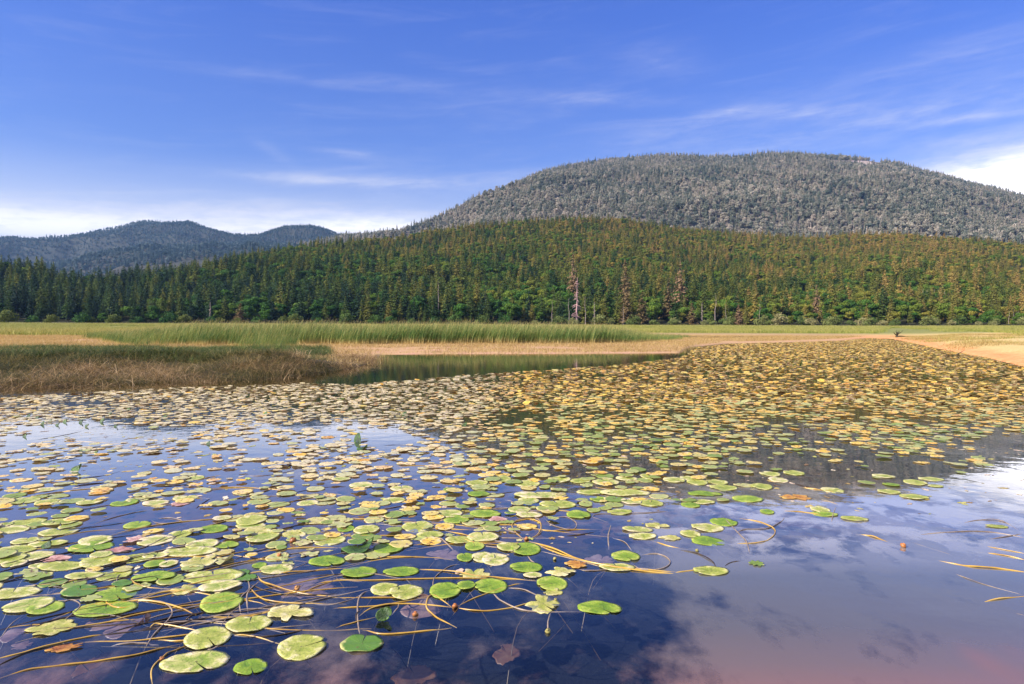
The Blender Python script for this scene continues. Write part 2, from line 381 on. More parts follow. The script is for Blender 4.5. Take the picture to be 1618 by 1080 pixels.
ms = t.node('ShaderNodeMixShader'); t.put(ms.inputs[0], refl); df = t.node('ShaderNodeBsdfDiffuse'); t.put(df.inputs[0], silt_and_refl_col); mt = t.node('ShaderNodeMixShader'); t.put(mt.inputs[0], t.math('MULTIPLY', silt, 0.95)); t.l.new(tr.outputs[0], mt.inputs[1]); t.l.new(df.outputs[0], mt.inputs[2]); t.l.new(mt.outputs[0], ms.inputs[1]); t.l.new(gl.outputs[0], ms.inputs[2])
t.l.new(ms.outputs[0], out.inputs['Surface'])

def forest_floor(name, c0, c1, bare=None):
    m, t, out = new_mat(name); pos = t.node('ShaderNodeNewGeometry').outputs['Position']
    fc = t.ramp(t.noise(pos, 0.03, 6, 0.65), [(0.35, c0), (0.65, c1)])
    if bare: fc = t.mix(t.map(t.vmath('LENGTH', t.vmath('SUBTRACT', pos, bare)), 60, 95), (0.40, 0.31, 0.27), fc)   # bare pale soil of the clearing
    principled(t, out, fc, 1.0, spec=0.1); return m
_yy = np.linspace(2000, 2690, 300); _p = _yy * (1371 - 809) / FPX; _v = proj(_p, _yy, hB_f(_p, _yy))[1]; _k = int(np.argmin(np.abs(_v - 258))); BARE = (float(_p[_k]), float(_yy[_k]), float(hB_f(_p[_k], _yy[_k])))

# ------------------------------------------------------------------ ground sheet (polar grid round the viewer)
rr = np.concatenate([np.linspace(0, 16, 40), np.geomspace(16.4, 160, 150), np.geomspace(164, 1500, 120), np.geomspace(1600, 30000, 16)])
aa = np.concatenate([np.linspace(-180, -56, 26)[:-1], np.linspace(-56, 56, 420), np.linspace(56, 180, 26)[1:]])
RR, AA = np.meshgrid(rr, np.radians(aa), indexing='ij')
X = RR * np.sin(AA); Y = RR * np.cos(AA)
Z = np.where(RR > 1500, -2.0, land_h(X, Y)); Z = np.where((np.abs(AA) > R(70)) & (RR > 25), np.minimum(2.0, (RR - 25) * 0.02), Z)
g = link('ground', mesh_np('ground', np.stack([X, Y, Z], -1).reshape(-1, 3), grid_faces(len(rr), len(aa)), m_ground, smooth=True))
tag(g, 'flat marsh ground of tan mud and lake bed running up to the forest', 'ground', kind='structure')
wr = np.concatenate([[0.0], np.geomspace(2, 170, 30)]); wa = np.radians(np.linspace(-180, 180, 73))
RR, AA = np.meshgrid(wr, wa, indexing='ij')
wt = link('water', mesh_np('water', np.stack([RR * np.sin(AA), RR * np.cos(AA), 0 * RR], -1).reshape(-1, 3), grid_faces(len(wr), len(wa)), m_water))
tag(wt, 'still blue lake water mirroring sky and mountain', 'water', kind='structure')

def hill_sheet(name, f, X0, X1, Y0, Y1, nx, ny, mat, label):
    a = np.linspace(X0, X1, nx); b = np.linspace(Y0, Y1, ny); B, A = np.meshgrid(b, a, indexing='ij')
    XX = A * B
    o = link(name, mesh_np(name, np.stack([XX, B, f(XX, B)], -1).reshape(-1, 3), grid_faces(ny, nx), mat, smooth=True))
    return tag(o, label, 'mountain' if 'mountain' in name else 'hills', kind='structure')
hill_sheet('mountain', hB_f, -0.32, 1.6, 1150, 3900, 260, 130, forest_floor('mountain_floor', (0.07, 0.065, 0.05), (0.17, 0.14, 0.11), BARE), 'long wooded grey-green mountain on the right')
hill_sheet('far_hills', hC_f, -1.6, 0.1, 2900, 5200, 200, 80, forest_floor('hill_floor', (0.03, 0.035, 0.03), (0.06, 0.06, 0.05)), 'far blue wooded hills on the left')
hill_sheet('foothills', hS_f, -1.6, 0.1, 1700, 4200, 160, 70, forest_floor('foothill_floor', (0.03, 0.035, 0.03), (0.07, 0.065, 0.055)), 'wooded foothills below the far blue hills')

# ------------------------------------------------------------------ foliage materials
def foliage(name, ramp, rough=0.75, scale=0.02, trans=0.25, rnd=0.5, vary=0.35, objcol=False, east=None):
    m, t, out = new_mat(name)
    oi = t.node('ShaderNodeObjectInfo'); loc = oi.outputs['Location']
    n = t.noise(loc, scale, 3, 0.6)
    f = t.math('ADD', t.math('MULTIPLY', t.map(n, 0.3, 0.7, smooth=False), 1 - rnd), t.math('MULTIPLY', oi.outputs['Random'], rnd))
    if east:                                              # autumn colour grows towards the east side of the slope
        sx = t.sep(loc); q = t.math('DIVIDE', sx[0], t.math('MAXIMUM', sx[1], 1.0))
        f = t.math('ADD', f, t.map(q, east[0], east[1], east[2], east[3], False))
        f = t.math('ADD', f, t.map(sx[2], 20, 110, 0.0, east[4], False), clamp=True)
    col = t.ramp(f, ramp)
    pos = t.node('ShaderNodeNewGeometry').outputs['Position']
    nn = t.noise(pos, 0.9, 3, 0.6)
    hs = t.node('ShaderNodeHueSaturation'); t.put(hs.inputs['Color'], col); t.put(hs.inputs['Value'], t.map(nn, 0.3, 0.7, 1 - vary, 1 + vary, False)); hs.inputs['Fac'].default_value = 1
    principled(t, out, hs.outputs[0], rough, spec=0.25, trans=trans); return m
m_con = foliage('conifer_needles', vary=0.5, ramp=[(0.0, (0.010, 0.032, 0.020)), (0.3, (0.038, 0.078, 0.015)), (0.5, (0.11, 0.135, 0.020)), (0.75, (0.20, 0.185, 0.033)), (1.0, (0.38, 0.25, 0.07))], rnd=0.62, east=(-0.75, 0.58, -0.32, 0.13, 0.20))
m_brd = foliage('broadleaf_leaves', vary=0.5, ramp=[(0.0, (0.022, 0.065, 0.014)), (0.35, (0.055, 0.14, 0.014)), (0.6, (0.14, 0.20, 0.020)), (0.8, (0.25, 0.225, 0.03)), (1.0, (0.35, 0.25, 0.045))], east=(-0.75, 0.60, -0.34, 0.08, 0.26))
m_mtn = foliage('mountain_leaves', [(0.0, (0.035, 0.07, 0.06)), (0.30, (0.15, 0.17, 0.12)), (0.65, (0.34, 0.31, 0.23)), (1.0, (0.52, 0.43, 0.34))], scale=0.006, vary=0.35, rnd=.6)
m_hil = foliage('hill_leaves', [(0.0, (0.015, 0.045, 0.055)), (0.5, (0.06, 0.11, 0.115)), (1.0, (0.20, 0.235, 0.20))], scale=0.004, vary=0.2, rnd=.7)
m_brown = foliage('dying_needles', [(0.0, (0.15, 0.105, 0.04)), (0.5, (0.21, 0.135, 0.06)), (1.0, (0.29, 0.18, 0.095))], rnd=1.0)
m_shrub = foliage('willow_leaves', [(0.0, (0.10, 0.15, 0.03)), (0.5, (0.20, 0.22, 0.06)), (1.0, (0.32, 0.28, 0.12))], rnd=1.0)
m_bush = foliage('bush_leaves', [(0.0, (0.03, 0.09, 0.015)), (0.6, (0.06, 0.14, 0.02)), (1.0, (0.15, 0.16, 0.03))], rnd=1.0)
def bark(name, a, b):
    m, t, out = new_mat(name); pos = t.node('ShaderNodeNewGeometry').outputs['Position']
    principled(t, out, t.ramp(t.noise(pos, 2.5, 5, 0.7), [(0.3, a), (0.7, b)]), 0.9); return m
m_bark = bark('bark', (0.07, 0.05, 0.035), (0.18, 0.14, 0.10))
m_pale = bark('bleached_bark', (0.30, 0.21, 0.18), (0.52, 0.42, 0.36))
m_pink = bark('pinkish_dead_wood', (0.36, 0.19, 0.18), (0.55, 0.36, 0.33))

# ------------------------------------------------------------------ tree meshes
def quads(P, N, S, r, asp=1.0):
    """small leaf faces at P with normals N, size S"""
    n = len(P); N = N / (np.linalg.norm(N, axis=1)[:, None] + 1e-9)
    A = np.cross(N, r.normal(size=(n, 3))); A /= np.linalg.norm(A, axis=1)[:, None] + 1e-9; B = np.cross(N, A)
    S = np.asarray(S)[:, None]; a = A * S * asp; b = B * S
    k = r.uniform(0.5, 1.0, (n, 4, 1))
    V = np.stack([P - a * k[:, 0], P - b * k[:, 1], P + a * k[:, 2], P + b * k[:, 3]], 1).reshape(-1, 3)
    return V, np.arange(4 * n).reshape(n, 4)
def conifer_crown(seed, H=24.0, Rb=3.6, low=0.10, dens=1.0, leaf=0.75, gap=0.0, full=0.85):
    r = np.random.RandomState(seed); P = []; N = []; S = []
    z = low * H
    while z < H * 0.985:
        q = 1 - (z / H - low) / (1 - low)
        L0 = Rb * (q ** full) * (0.85 + 0.3 * r.rand()) + 0.12
        nb = max(4, int((5 + 6 * q) * dens))
        for k in range(nb):
            if r.rand() < gap: continue
            a = r.rand() * 2 * PI; L = L0 * r.uniform(0.6, 1.15); m = max(2, int(L / 0.5))
            s = (np.arange(m) + r.rand(m)) / m
            droop = -0.28 * L * s ** 1.5 + 0.10 * L * s
            w = (0.5 - 0.3 * s) * L * 0.35
            off = r.normal(size=m) * w
            P.append(np.stack([np.cos(a) * L * s - np.sin(a) * off, np.sin(a) * L * s + np.cos(a) * off, z + droop + r.normal(size=m) * 0.12], 1))
            N.append(np.stack([np.cos(a) * 0.7 + r.normal(size=m) * 0.45, np.sin(a) * 0.7 + r.normal(size=m) * 0.45, 0.9 + r.normal(size=m) * 0.35], 1))
            S.append(leaf * r.uniform(0.6, 1.1, m) * (0.55 + 0.45 * q))
        z += H * 0.034 * (0.7 + 0.5 * r.rand())
    tp = np.array([[0, 0, H * (0.97 + 0.03 * i / 3)] for i in range(4)]); P.append(tp); N.append(r.normal(size=(4, 3))); S.append(np.full(4, 0.25))
    return quads(np.concatenate(P), np.concatenate(N), np.concatenate(S), r, 1.25)
def round_crown(seed, H=18.0, Rc=5.4, nl=9, per=130, leaf=0.80, low=0.25):
    r = np.random.RandomState(seed); P = []; N = []; S = []
    cz = H * (0.5 + low / 2)
    cl = [(np.array([0, 0, H * 0.72]), Rc * 0.62)]
    for k in range(nl):
        a = k / nl * 2 * PI + r.uniform(-.4, .4); e = r.uniform(-0.8, 1.0)
        d = np.array([math.cos(a) * math.sqrt(max(0, 1 - e * e * .8)), math.sin(a) * math.sqrt(max(0, 1 - e * e * .8)), e])
        c = np.array([0, 0, cz]) + d * np.array([Rc * 0.58, Rc * 0.58, (H - H * low) * 0.36]); cl.append((c, Rc * r.uniform(0.33, 0.52)))
    for c, rad in cl:
        d = r.normal(size=(per, 3)); d /= np.linalg.norm(d, axis=1)[:, None]
        P.append(c + d * rad * r.uniform(0.72, 1.12, (per, 1)) * np.array([1, 1, 0.85])); N.append(d + r.normal(size=(per, 3)) * 0.45); S.append(leaf * r.uniform(0.5, 1.1, per))
    return quads(np.concatenate(P), np.concatenate(N), np.concatenate(S), r)
def trunk_mesh(name, seed, H, r0, mat, limbs=6, lo=0.3, up=0.4, ll=2.2, sides=7):
    r = np.random.RandomState(seed); mb = MB(); n = 7
    z = np.linspace(-1.0, H, n); P = np.stack([r.normal(size=n) * 0.012 * H * (z > 0), r.normal(size=n) * 0.012 * H * (z > 0), z], 1)
    mb.add(*tube(P, np.interp(z, [-1, 0, H], [r0 * 1.3, r0, r0 * 0.15]), sides))
    for k in range(limbs):
        h = H * r.uniform(lo, 0.92); a = r.rand() * 2 * PI; L = ll * r.uniform(0.5, 1) * (1.15 - h / H)
        b = np.array([np.interp(h, z, P[:, 0]), np.interp(h, z, P[:, 1]), h]); d = np.array([math.cos(a), math.sin(a), up])
        s = np.linspace(0, 1, 4)[:, None]; Q = b + d * L * s + np.array([0, 0, 1]) * (s ** 2) * L * 0.15
        mb.add(*tube(Q, np.linspace(r0 * 0.32, r0 * 0.06, 4), 4))
    return mb.mesh(name, mat, True)

con_m = [mesh_np('conifer_crown', *conifer_crown(100 + i, Rb=rb, low=lo, full=fu), m_con) for i, (rb, lo, fu) in enumerate([(4.5, .06, .62), (3.9, .10, .55), (5.0, .05, .75), (4.4, .2, .45)])]
brd_m = [mesh_np('broadleaf_crown', *round_crown(200 + i, Rc=rc, low=lo, H=h), m_brd) for i, (rc, lo, h) in enumerate([(5.6, .2, 18), (5.0, .25, 20), (6.2, .15, 17), (4.6, .1, 15)])]
con_t = trunk_mesh('conifer_trunk', 1, 22.5, 0.30, m_bark, 10, 0.1, -0.1, 2.6)
brd_t = trunk_mesh('broadleaf_trunk', 2, 15.0, 0.32, m_bark, 9, 0.3, 0.7, 4.5)
brown_m = [mesh_np('brown_crown', *conifer_crown(300 + i, Rb=4.6, full=.65, gap=0.1, leaf=.75), m_brown) for i in range(2)]

# ------------------------------------------------------------------ near forest: positions
def jgrid(x0, x1, y0, y1, step, seed, jit=0.45):
    r = np.random.RandomState(seed); a = np.arange(x0, x1, step); b = np.arange(y0, y1, step)
    A, B = np.meshgrid(a, b); A = A + r.uniform(-jit, jit, A.shape) * step; B = B + r.uniform(-jit, jit, B.shape) * step
    return A.ravel(), B.ravel()
FX, FY = jgrid(-1000, 1000, 345, 1180, 7.4, 5)
u = u_of(FX, FY); e = EDGE(u) + 5 * vnoise(FX * 0.05, FY * 0, 77); D1 = DA(u)
k = (FY > e) & (FY < D1 + 25) & (u > -120) & (u < 1740)
FX, FY, u, e = FX[k], FY[k], u[k], e[k]
FZ = land_h(FX, FY) - 0.3
r = np.random.RandomState(9); nf = len(FX)
pc = 0.52 + 0.30 * sstep(500, 100, u) - 0.10 * sstep(1000, 1500, u) + 0.5 * (fbm(FX * 0.012, FY * 0.012, 61) - 0.5) * 2
is_con = r.rand(nf) < pc
fs = np.where(is_con, r.uniform(0.62, 1.12, nf), r.uniform(0.55, 0.88, nf)) * (0.9 + 0.2 * vnoise(FX * .02, FY * .02, 63))
edge_d = FY - e
fs = fs * (1 - 0.16 * sstep(420, 200, u))
fs = np.where(edge_d < 14, fs * r.uniform(0.6, 1.0, nf), fs)
fs = np.where(edge_d > 260, fs * 0.72, fs)
frot = r.rand(nf) * 2 * PI; fidx = r.randint(0, 4, nf)
vis = (u > -5) & (u < 1623)
size = np.where(vis, np.where(is_con, 24, 18) * fs / FY, 0)
# clearing where pale trunks show on the right slope
rank = np.argsort(-size * (edge_d < 60) - 0.0001 * size)
N_IND = 262
ind = rank[:N_IND]; rest = np.ones(nf, bool); rest[ind] = False
T_LAB = {}
def tree(name, crown_me, trunk_me, loc, s, rz, label, cat, group, h=1.0):
    o = bpy.data.objects.new(name, None); C.objects.link(o); o.empty_display_size = 0.5
    o.location = loc; o.rotation_euler = (0, 0, rz); o.scale = (s * (1.14 if h == 1.0 else 1), s * (1.14 if h == 1.0 else 1), s * (0.88 if h == 1.0 else h))
    if trunk_me: link('trunk', trunk_me, o)
    if crown_me: link('crown', crown_me, o)
    return tag(o, label, cat, group)
def zone(uu):
    return 'left' if uu < 260 else 'reed' if uu < 830 else 'shrub' if uu < 1300 else 'bank'
CON_L = {'left': 'dark blue-green spruce in the shaded forest edge left of the reed bed', 'reed': 'deep green spruce in the forest edge behind the tall reed bed',
         'shrub': 'olive green spruce in the forest edge behind the pale willow shrubs', 'bank': 'olive brown conifer in the forest edge behind the orange mud bank'}
BRD_L = {'left': 'dark rounded broadleaf tree in the shaded forest edge left of the reed bed', 'reed': 'rounded green broadleaf tree in the forest edge behind the tall reed bed',
         'shrub': 'bright green broadleaf tree in the forest edge behind the pale willow shrubs', 'bank': 'yellow-green broadleaf tree in the forest edge behind the orange mud bank'}
for i in ind:
    z_ = zone(u[i]); p = (FX[i], FY[i], FZ[i])
    if is_con[i]: tree('spruce_tree', con_m[fidx[i]], con_t, p, fs[i], frot[i], CON_L[z_], 'conifer', 'spruces along the ' + z_ + ' side of the forest edge')
    else: tree('broadleaf_tree', brd_m[fidx[i]], brd_t, p, fs[i], frot[i], BRD_L[z_], 'tree', 'broadleaf trees along the ' + z_ + ' side of the forest edge')
kk = rest
fp = protos_of('forest_tree', con_m + brd_m)
o = scatter('forest', np.stack([FX, FY, FZ], 1)[kk], fs[kk], frot[kk], np.where(is_con, fidx, fidx + 4)[kk], fp, scl3=np.stack([fs * 1.14, fs * 1.14, fs * 0.88], 1)[kk])
tag(o, 'mixed green and autumn forest covering the near slope', 'forest', kind='stuff')

def far_trees(name, f, x0, x1, y0, y1, step, seed, mat, umin, umax, s0, s1, ymax, label, con=0.4, clear=None):
    X_, Y_ = jgrid(x0, x1, y0, y1, step, seed); u_ = u_of(X_, Y_)
    k = (u_ > umin) & (u_ < umax) & (Y_ < ymax)
    if clear is not None: k &= ~clear(X_, Y_, u_)
    X_, Y_, u_ = X_[k], Y_[k], u_[k]; Z_ = f(X_, Y_) - 0.5
    r = np.random.RandomState(seed + 1)
    cm = [mesh_np('far_crown', *conifer_crown(400 + seed + i, Rb=5.0, low=.05, leaf=1.4, dens=.6), mat) for i in range(2)] + \
         [mesh_np('far_crown', *round_crown(500 + seed + i, Rc=6.4, per=42, leaf=1.5, low=.05, H=18), mat) for i in range(3)]
    c = r.rand(len(X_)) < con + 0.5 * (fbm(X_ * .005, Y_ * .004, seed) - 0.5) * 2
    s = r.uniform(s0, s1, len(X_)) * (0.75 + 0.5 * vnoise(X_ * .01, Y_ * .01, seed))
    o = scatter(name, np.stack([X_, Y_, Z_], 1), s, r.rand(len(X_)) * 6.28, np.where(c, r.randint(0, 2, len(X_)), r.randint(2, 5, len(X_))), protos_of('far_tree', cm))
    return tag(o, label, 'forest', kind='stuff')
def mclear(X_, Y_, u_):                                  # pale clearing below the summit wood and small scree patches
    _, v_ = proj(X_, Y_, hB_f(X_, Y_))
    a = (np.abs(u_ - 1345) < 42) & (np.abs(v_ - 257 - (u_ - 1345) * 0.03) < 3.5)
    b = (np.abs(u_ - 1371) < 16) & (np.abs(v_ - 259) < 5)
    thin = vnoise(X_ * .02, Y_ * .01, 5) > 0.93
    return a | b
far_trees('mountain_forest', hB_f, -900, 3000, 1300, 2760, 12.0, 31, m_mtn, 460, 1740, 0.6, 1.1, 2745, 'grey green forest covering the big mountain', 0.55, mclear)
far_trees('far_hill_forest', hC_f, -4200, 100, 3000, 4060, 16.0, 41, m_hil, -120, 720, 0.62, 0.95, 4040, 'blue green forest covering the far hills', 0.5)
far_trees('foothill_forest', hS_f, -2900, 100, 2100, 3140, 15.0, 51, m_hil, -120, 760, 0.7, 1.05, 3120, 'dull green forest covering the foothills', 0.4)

# ------------------------------------------------------------------ trees that stand out at the forest edge
def place(x, ytop, Y, H):
    X_ = at_depth(x, 500, Y)[0]; z = float(land_h(X_, Y)) - 0.2
    top = at_depth(x, ytop, Y)[2]
    return (X_, Y, z), (top - z) / H
snag_m = []
for i in range(3):
    r = np.random.RandomState(600 + i); mb = MB()
    for kq in range(60):
        h = 24 * (0.15 + 0.8 * r.rand()); a = r.rand() * 6.28; L = (2.6 - h * 0.075) * r.uniform(.5, 1.1)
        s = np.linspace(0, 1, 4)[:, None]; Q = np.array([0, 0, h]) + np.array([math.cos(a), math.sin(a), 0.05]) * L * s - np.array([0, 0, 1]) * L * 0.5 * s ** 2
        mb.add(*tube(Q, np.linspace(0.16, 0.06, 4), 4))
    snag_m.append(mb.mesh('dead_branches', m_pink if i == 0 else m_pale))
snag_t = [trunk_mesh('dead_trunk', 31, 24, 0.42, m_pink, 4, .5, .5, 1.5), trunk_mesh('dead_trunk', 32, 24, 0.30, m_pale, 6, .4, .9, 2.2)]
def standout(name, crown, trunk, x, ytop, Y, label, cat, group=None, w=1.0):
    p, s = place(x, ytop, Y, 24)
    o = tree(name, crown, trunk, p, s, x * 1.7, label, cat, group); o.scale = (s * w, s * w, s); return o
E = lambda x: float(EDGE(x)) - 6
standout('dead_spruce', snag_m[0], snag_t[0], 911, 437, E(911), 'tall pinkish dead spruce with bare drooping branches, biggest snag above the reeds', 'dead tree', w=1.25)
for (x, yt, lab) in [(899, 470, 'broken pale trunk just left of the tall pinkish dead spruce'), (925, 468, 'bleached bare trunk just right of the tall pinkish dead spruce'), (939, 476, 'short forked grey snag two trunks right of the pinkish dead spruce'),
                     (872, 474, 'thin brownish bare trunk a short way left of the pinkish dead spruce'), (1109, 477, 'pale forked snag between two small pink dead trees'), (1130, 463, 'slim whitish bare trunk in front of a dark spruce gap'),
                     (1147, 482, 'short stubby pale trunk beside the round pink dead tree'), (332, 476, 'thin whitish bare tree behind the left end of the tall reeds'), (1200, 478, 'slim pale dead trunk above the start of the bright shrubs'),
                     (985, 480, 'pale broken trunk under the red-brown spruce'), (693, 444, 'white birch-like trunk high among dark trees, one of a pair')]:
    standout('dead_tree', snag_m[2] if x in (939, 1109, 332) else None, snag_t[1], x, yt, E(x) + (40 if x == 693 else 0), lab, 'dead tree', w=0.9)
for (x, yt, d, w, lab) in [(987, 410, 60, 1.0, 'tall red-brown dying spruce rising over the forest edge'), (990, 443, 4, 1.05, 'red-brown dying spruce directly below the tallest brown one'), (1014, 455, 0, 1.25, 'broad pinkish brown spruce standing low at the forest edge'),
                           (1056, 437, 30, 1.1, 'small rust red spruce top between green spruces'), (1074, 410, 50, 0.9, 'slim tan spruce behind the rust red one'), (1093, 478, 0, 1.6, 'small pink dead tree low in the forest edge'),
                           (1167, 480, -3, 1.6, 'round pink dead tree above the willow shrubs'), (1290, 448, 25, 0.9, 'golden brown spruce right of the pale tipped spruce'), (380, 478, 0, 2.0, 'pale straw coloured withered tree behind the reeds'), (905, 400, 90, .8, 'faded brown spruce high above the pinkish dead spruce')]:
    standout('brown_spruce', brown_m[x % 2], con_t, x, yt, E(x) + d, lab, 'dying spruce', w=w)
for j, x in enumerate([1458, 1464, 1470, 1475, 1481, 1486, 1492, 1540, 1548, 1566, 1594, 1601, 1609]):
    lo = x < 1500; Y_ = 545 if lo else 470 if x < 1570 else 440
    p, s = place(x, 452 if lo else 476 if x < 1570 else 488, Y_, 24)
    tree('bare_trunk', None, snag_t[1], p, s, x, 'pale bare trunk in the row standing in a gap of the right slope' if lo else 'pale bare trunk low at the right end of the forest', 'tree trunk', 'bare trunks in the forest gaps')

shr_m = [mesh_np('shrub_crown', *round_crown(700 + i, H=3.0, Rc=2.2, nl=9, per=90, leaf=0.24, low=0.0), m_shrub) for i in range(3)]
bsh_m = [mesh_np('bush_crown', *round_crown(710 + i, H=4.5, Rc=2.9, nl=8, per=110, leaf=0.36, low=0.0), m_bush) for i in range(3)]
stem_m = trunk_mesh('shrub_stem', 3, 1.8, 0.10, m_bark, 5, 0.1, 1.0, 1.2)
r = np.random.RandomState(12)
for x in list(range(838, 1640, 22)):
    Y_ = E(x) - r.uniform(6, 55); X_ = at_depth(x + r.uniform(-18, 18), 500, Y_)[0]
    o = tree('willow_shrub', shr_m[x % 3], stem_m, (X_, Y_, float(land_h(X_, Y_)) - 0.1), r.uniform(0.9, 2.4), r.rand() * 6, 'pale olive willow shrub in the row along the foot of the forest', 'shrub', 'willow shrubs at the foot of the forest', r.uniform(0.7, 1.0))
for x in list(range(8, 830, 36)):
    Y_ = E(x) - r.uniform(0, 8); X_ = at_depth(x + r.uniform(-12, 12), 500, Y_)[0]
    o = tree('green_bush', bsh_m[x % 3], stem_m, (X_, Y_, float(land_h(X_, Y_)) - 0.1), r.uniform(0.8, 1.7), r.rand() * 6, 'round bright green bush at the foot of the dark forest', 'bush', 'green bushes at the foot of the forest')

# ------------------------------------------------------------------ grasses
def grass_mat(name, stops, zt=None, rnd=0.6, scale=0.15):
    m, t, out = new_mat(name); oi = t.node('ShaderNodeObjectInfo'); 
    uvn = t.node('ShaderNodeUVMap'); ux = t.sep(uvn.outputs[0])
    f = t.math('ADD', t.math('MULTIPLY', oi.outputs['Random'], rnd * 0.5), t.math('MULTIPLY', ux[0], 1 - rnd * 0.5))
    f = t.math('MULTIPLY_ADD', t.noise(oi.outputs['Location'], scale, 3), 0.6, t.math('SUBTRACT', f, 0.3), clamp=True)
    col = t.ramp(f, stops)
    if zt: col = t.mix(t.map(ux[1], zt[1], zt[2]), col, zt[0])   # dry tips / straw bases are the plant's own colour
    if zt and len(zt) > 3: col = t.mix(t.map(ux[1], 0.05, 0.42), zt[3], col)
    principled(t, out, col, 0.6, spec=0.3, trans=0.3); return m
def blades(name, seed, n, spread, hmin, hmax, w, lean, mat, wind=(0, 0), seg=4, curl=0.6):
    r = np.random.RandomState(seed); V = []; F = []; UV = []; c = 0
    for i in range(n):
        b = np.array([r.normal() * spread, r.normal() * spread, -0.05]); h = r.uniform(hmin, hmax); a = r.rand() * 6.28
        d = np.array([math.cos(a) * lean + wind[0], math.sin(a) * lean + wind[1], 0]) * r.uniform(0.4, 1.2)
        sd_ = np.array([math.cos(a + 1.3), math.sin(a + 1.3), 0]) * w * r.uniform(.6, 1.2)
        q = r.rand()
        s = np.linspace(0, 1, seg + 1)
        for sv in s:
            L = math.hypot(1, np.linalg.norm(d) * sv)
            p = b + d * h * sv ** (1 + curl) + np.array([0, 0, h * sv / L * (1 - 0.25 * np.linalg.norm(d) * sv)])
            ww = sd_ * (1 - sv * 0.85)
            V += [p - ww, p + ww]; UV += [(q, sv), (q, sv)]
        for k2 in range(seg): F.append((c + 2 * k2, c + 2 * k2 + 1, c + 2 * k2 + 3, c + 2 * k2 + 2))
        c += 2 * (seg + 1)
    return mesh_np(name, np.array(V), np.array(F), mat, uv=np.array(UV))
m_reed = grass_mat('reed_blades', [(0.15, (0.025, 0.075, 0.015)), (0.5, (0.10, 0.19, 0.035)), (0.9, (0.36, 0.36, 0.10))], ((0.52, 0.40, 0.14), 0.80, 1.0, (0.58, 0.43, 0.16), 0.0, 0.0))
m_sedge = grass_mat('sedge_blades', [(0.15, (0.016, 0.030, 0.010)), (0.5, (0.055, 0.075, 0.020)), (0.74, (0.30, 0.22, 0.06)), (1.0, (0.66, 0.47, 0.18))])
m_gsedge = grass_mat('green_sedge_blades', [(0.15, (0.015, 0.035, 0.008)), (0.5, (0.05, 0.09, 0.018)), (0.9, (0.22, 0.24, 0.06))])
m_straw = grass_mat('straw_blades', [(0.1, (0.04, 0.026, 0.012)), (0.4, (0.22, 0.13, 0.05)), (0.68, (0.58, 0.38, 0.17)), (1.0, (0.86, 0.62, 0.36))])
m_gold = grass_mat('golden_blades', [(0.1, (0.24, 0.17, 0.05)), (0.5, (0.48, 0.33, 0.11)), (1.0, (0.60, 0.45, 0.20))])
m_mead = grass_mat('meadow_blades', [(0.1, (0.12, 0.18, 0.025)), (0.5, (0.28, 0.30, 0.05)), (1.0, (0.55, 0.45, 0.12))], ((0.52, 0.42, 0.14), 0.7, 1.0))

def field(name, pts_uv_fn, region, step, protos, smin, smax, seed, label, cat, z=0.0, con=None, wave=0.0, taper=None):
    """region: x0,x1,y0,y1 in metres; pts_uv_fn(X, Y, u, v) -> keep mask"""
    X_, Y_ = jgrid(*region, step, seed); u_ = u_of(X_, Y_); _, v_ = uv0(X_, Y_); k = pts_uv_fn(X_, Y_, u_, v_) & (u_ > -150) & (u_ < 1770)
    X_, Y_ = X_[k], Y_[k]; r = np.random.RandomState(seed); n = len(X_)
    Z_ = land_h(X_, Y_) + z
    o = scatter(name, np.stack([X_, Y_, Z_], 1), r.uniform(smin, smax, n) * (1 + wave * (fbm(X_ * .35, Y_ * .35, 17) - .5) * 2) * (taper(u_of(X_, Y_), Y_) if taper else 1), r.uniform(-0.5, 0.5, n) if con else r.rand(n) * 6.28, r.randint(0, len(protos), n), protos)
    print(name, n)
    return tag(o, label, cat, kind='stuff')
nz = lambda X_, Y_, s, sd: fbm(X_ * s, Y_ * s, sd)
reed_p = protos_of('reed_clump', [blades('reed_clump', 20 + i, 34, 0.42, 1.3, 2.4, 0.024, 0.22, m_reed, (0.36, 0.0)) for i in range(4)])
def reed_k(X_, Y_, u_, v_):
    y0 = np.interp(u_, [160, 260, 400, 1000, 1080], [72, 60, 54, 64, 84])
    u_ = u_ + 90 * (nz(X_, Y_, .35, 33) - .5); near = (u_ > 190) & (u_ < 470) & (Y_ > 37) & (nz(X_, Y_, .22, 14) > 0.52 + 0.1 * sstep(60, 40, Y_))
    return near & (Y_ < y0 + 10) | (u_ > 150) & (u_ < 1075 + 40 * (nz(X_, Y_, .4, 3) - .5)) & (Y_ > y0 + 4 * nz(X_, Y_, .3, 4)) & (Y_ < y0 + 22)
field('reeds', reed_k, (-60, 40, 36, 110), 0.60, reed_p, 0.66, 1.04, 81, 'tall green reeds with straw tips leaning right behind the tan flat', 'reeds', con=True, wave=.22, taper=lambda q, w_: (0.35 + 0.65 * sstep(1070, 930, q)) * (0.5 + 0.5 * sstep(150, 330, q)) * (0.35 + 0.65 * sstep(42, 60, w_)))
sedge_p = protos_of('sedge_clump', [blades('sedge_clump', 40 + i, 56, 0.35, 0.45, 1.5, 0.012, 2.1, m_sedge, (0.5, -0.2), 6, 0.8) for i in range(4)])
straw_p = protos_of('straw_clump', [blades('straw_clump', 50 + i, 30, 0.36, 0.35, 1.3, 0.009, 2.5, m_straw, (0.7, -1.1), 6, 0.6) for i in range(4)])
gold_p = protos_of('golden_tuft', [blades('golden_tuft', 60 + i, 36, 0.45, 0.12, 0.32, 0.012, 0.9, m_gold, (0.1, 0), 3) for i in range(3)])
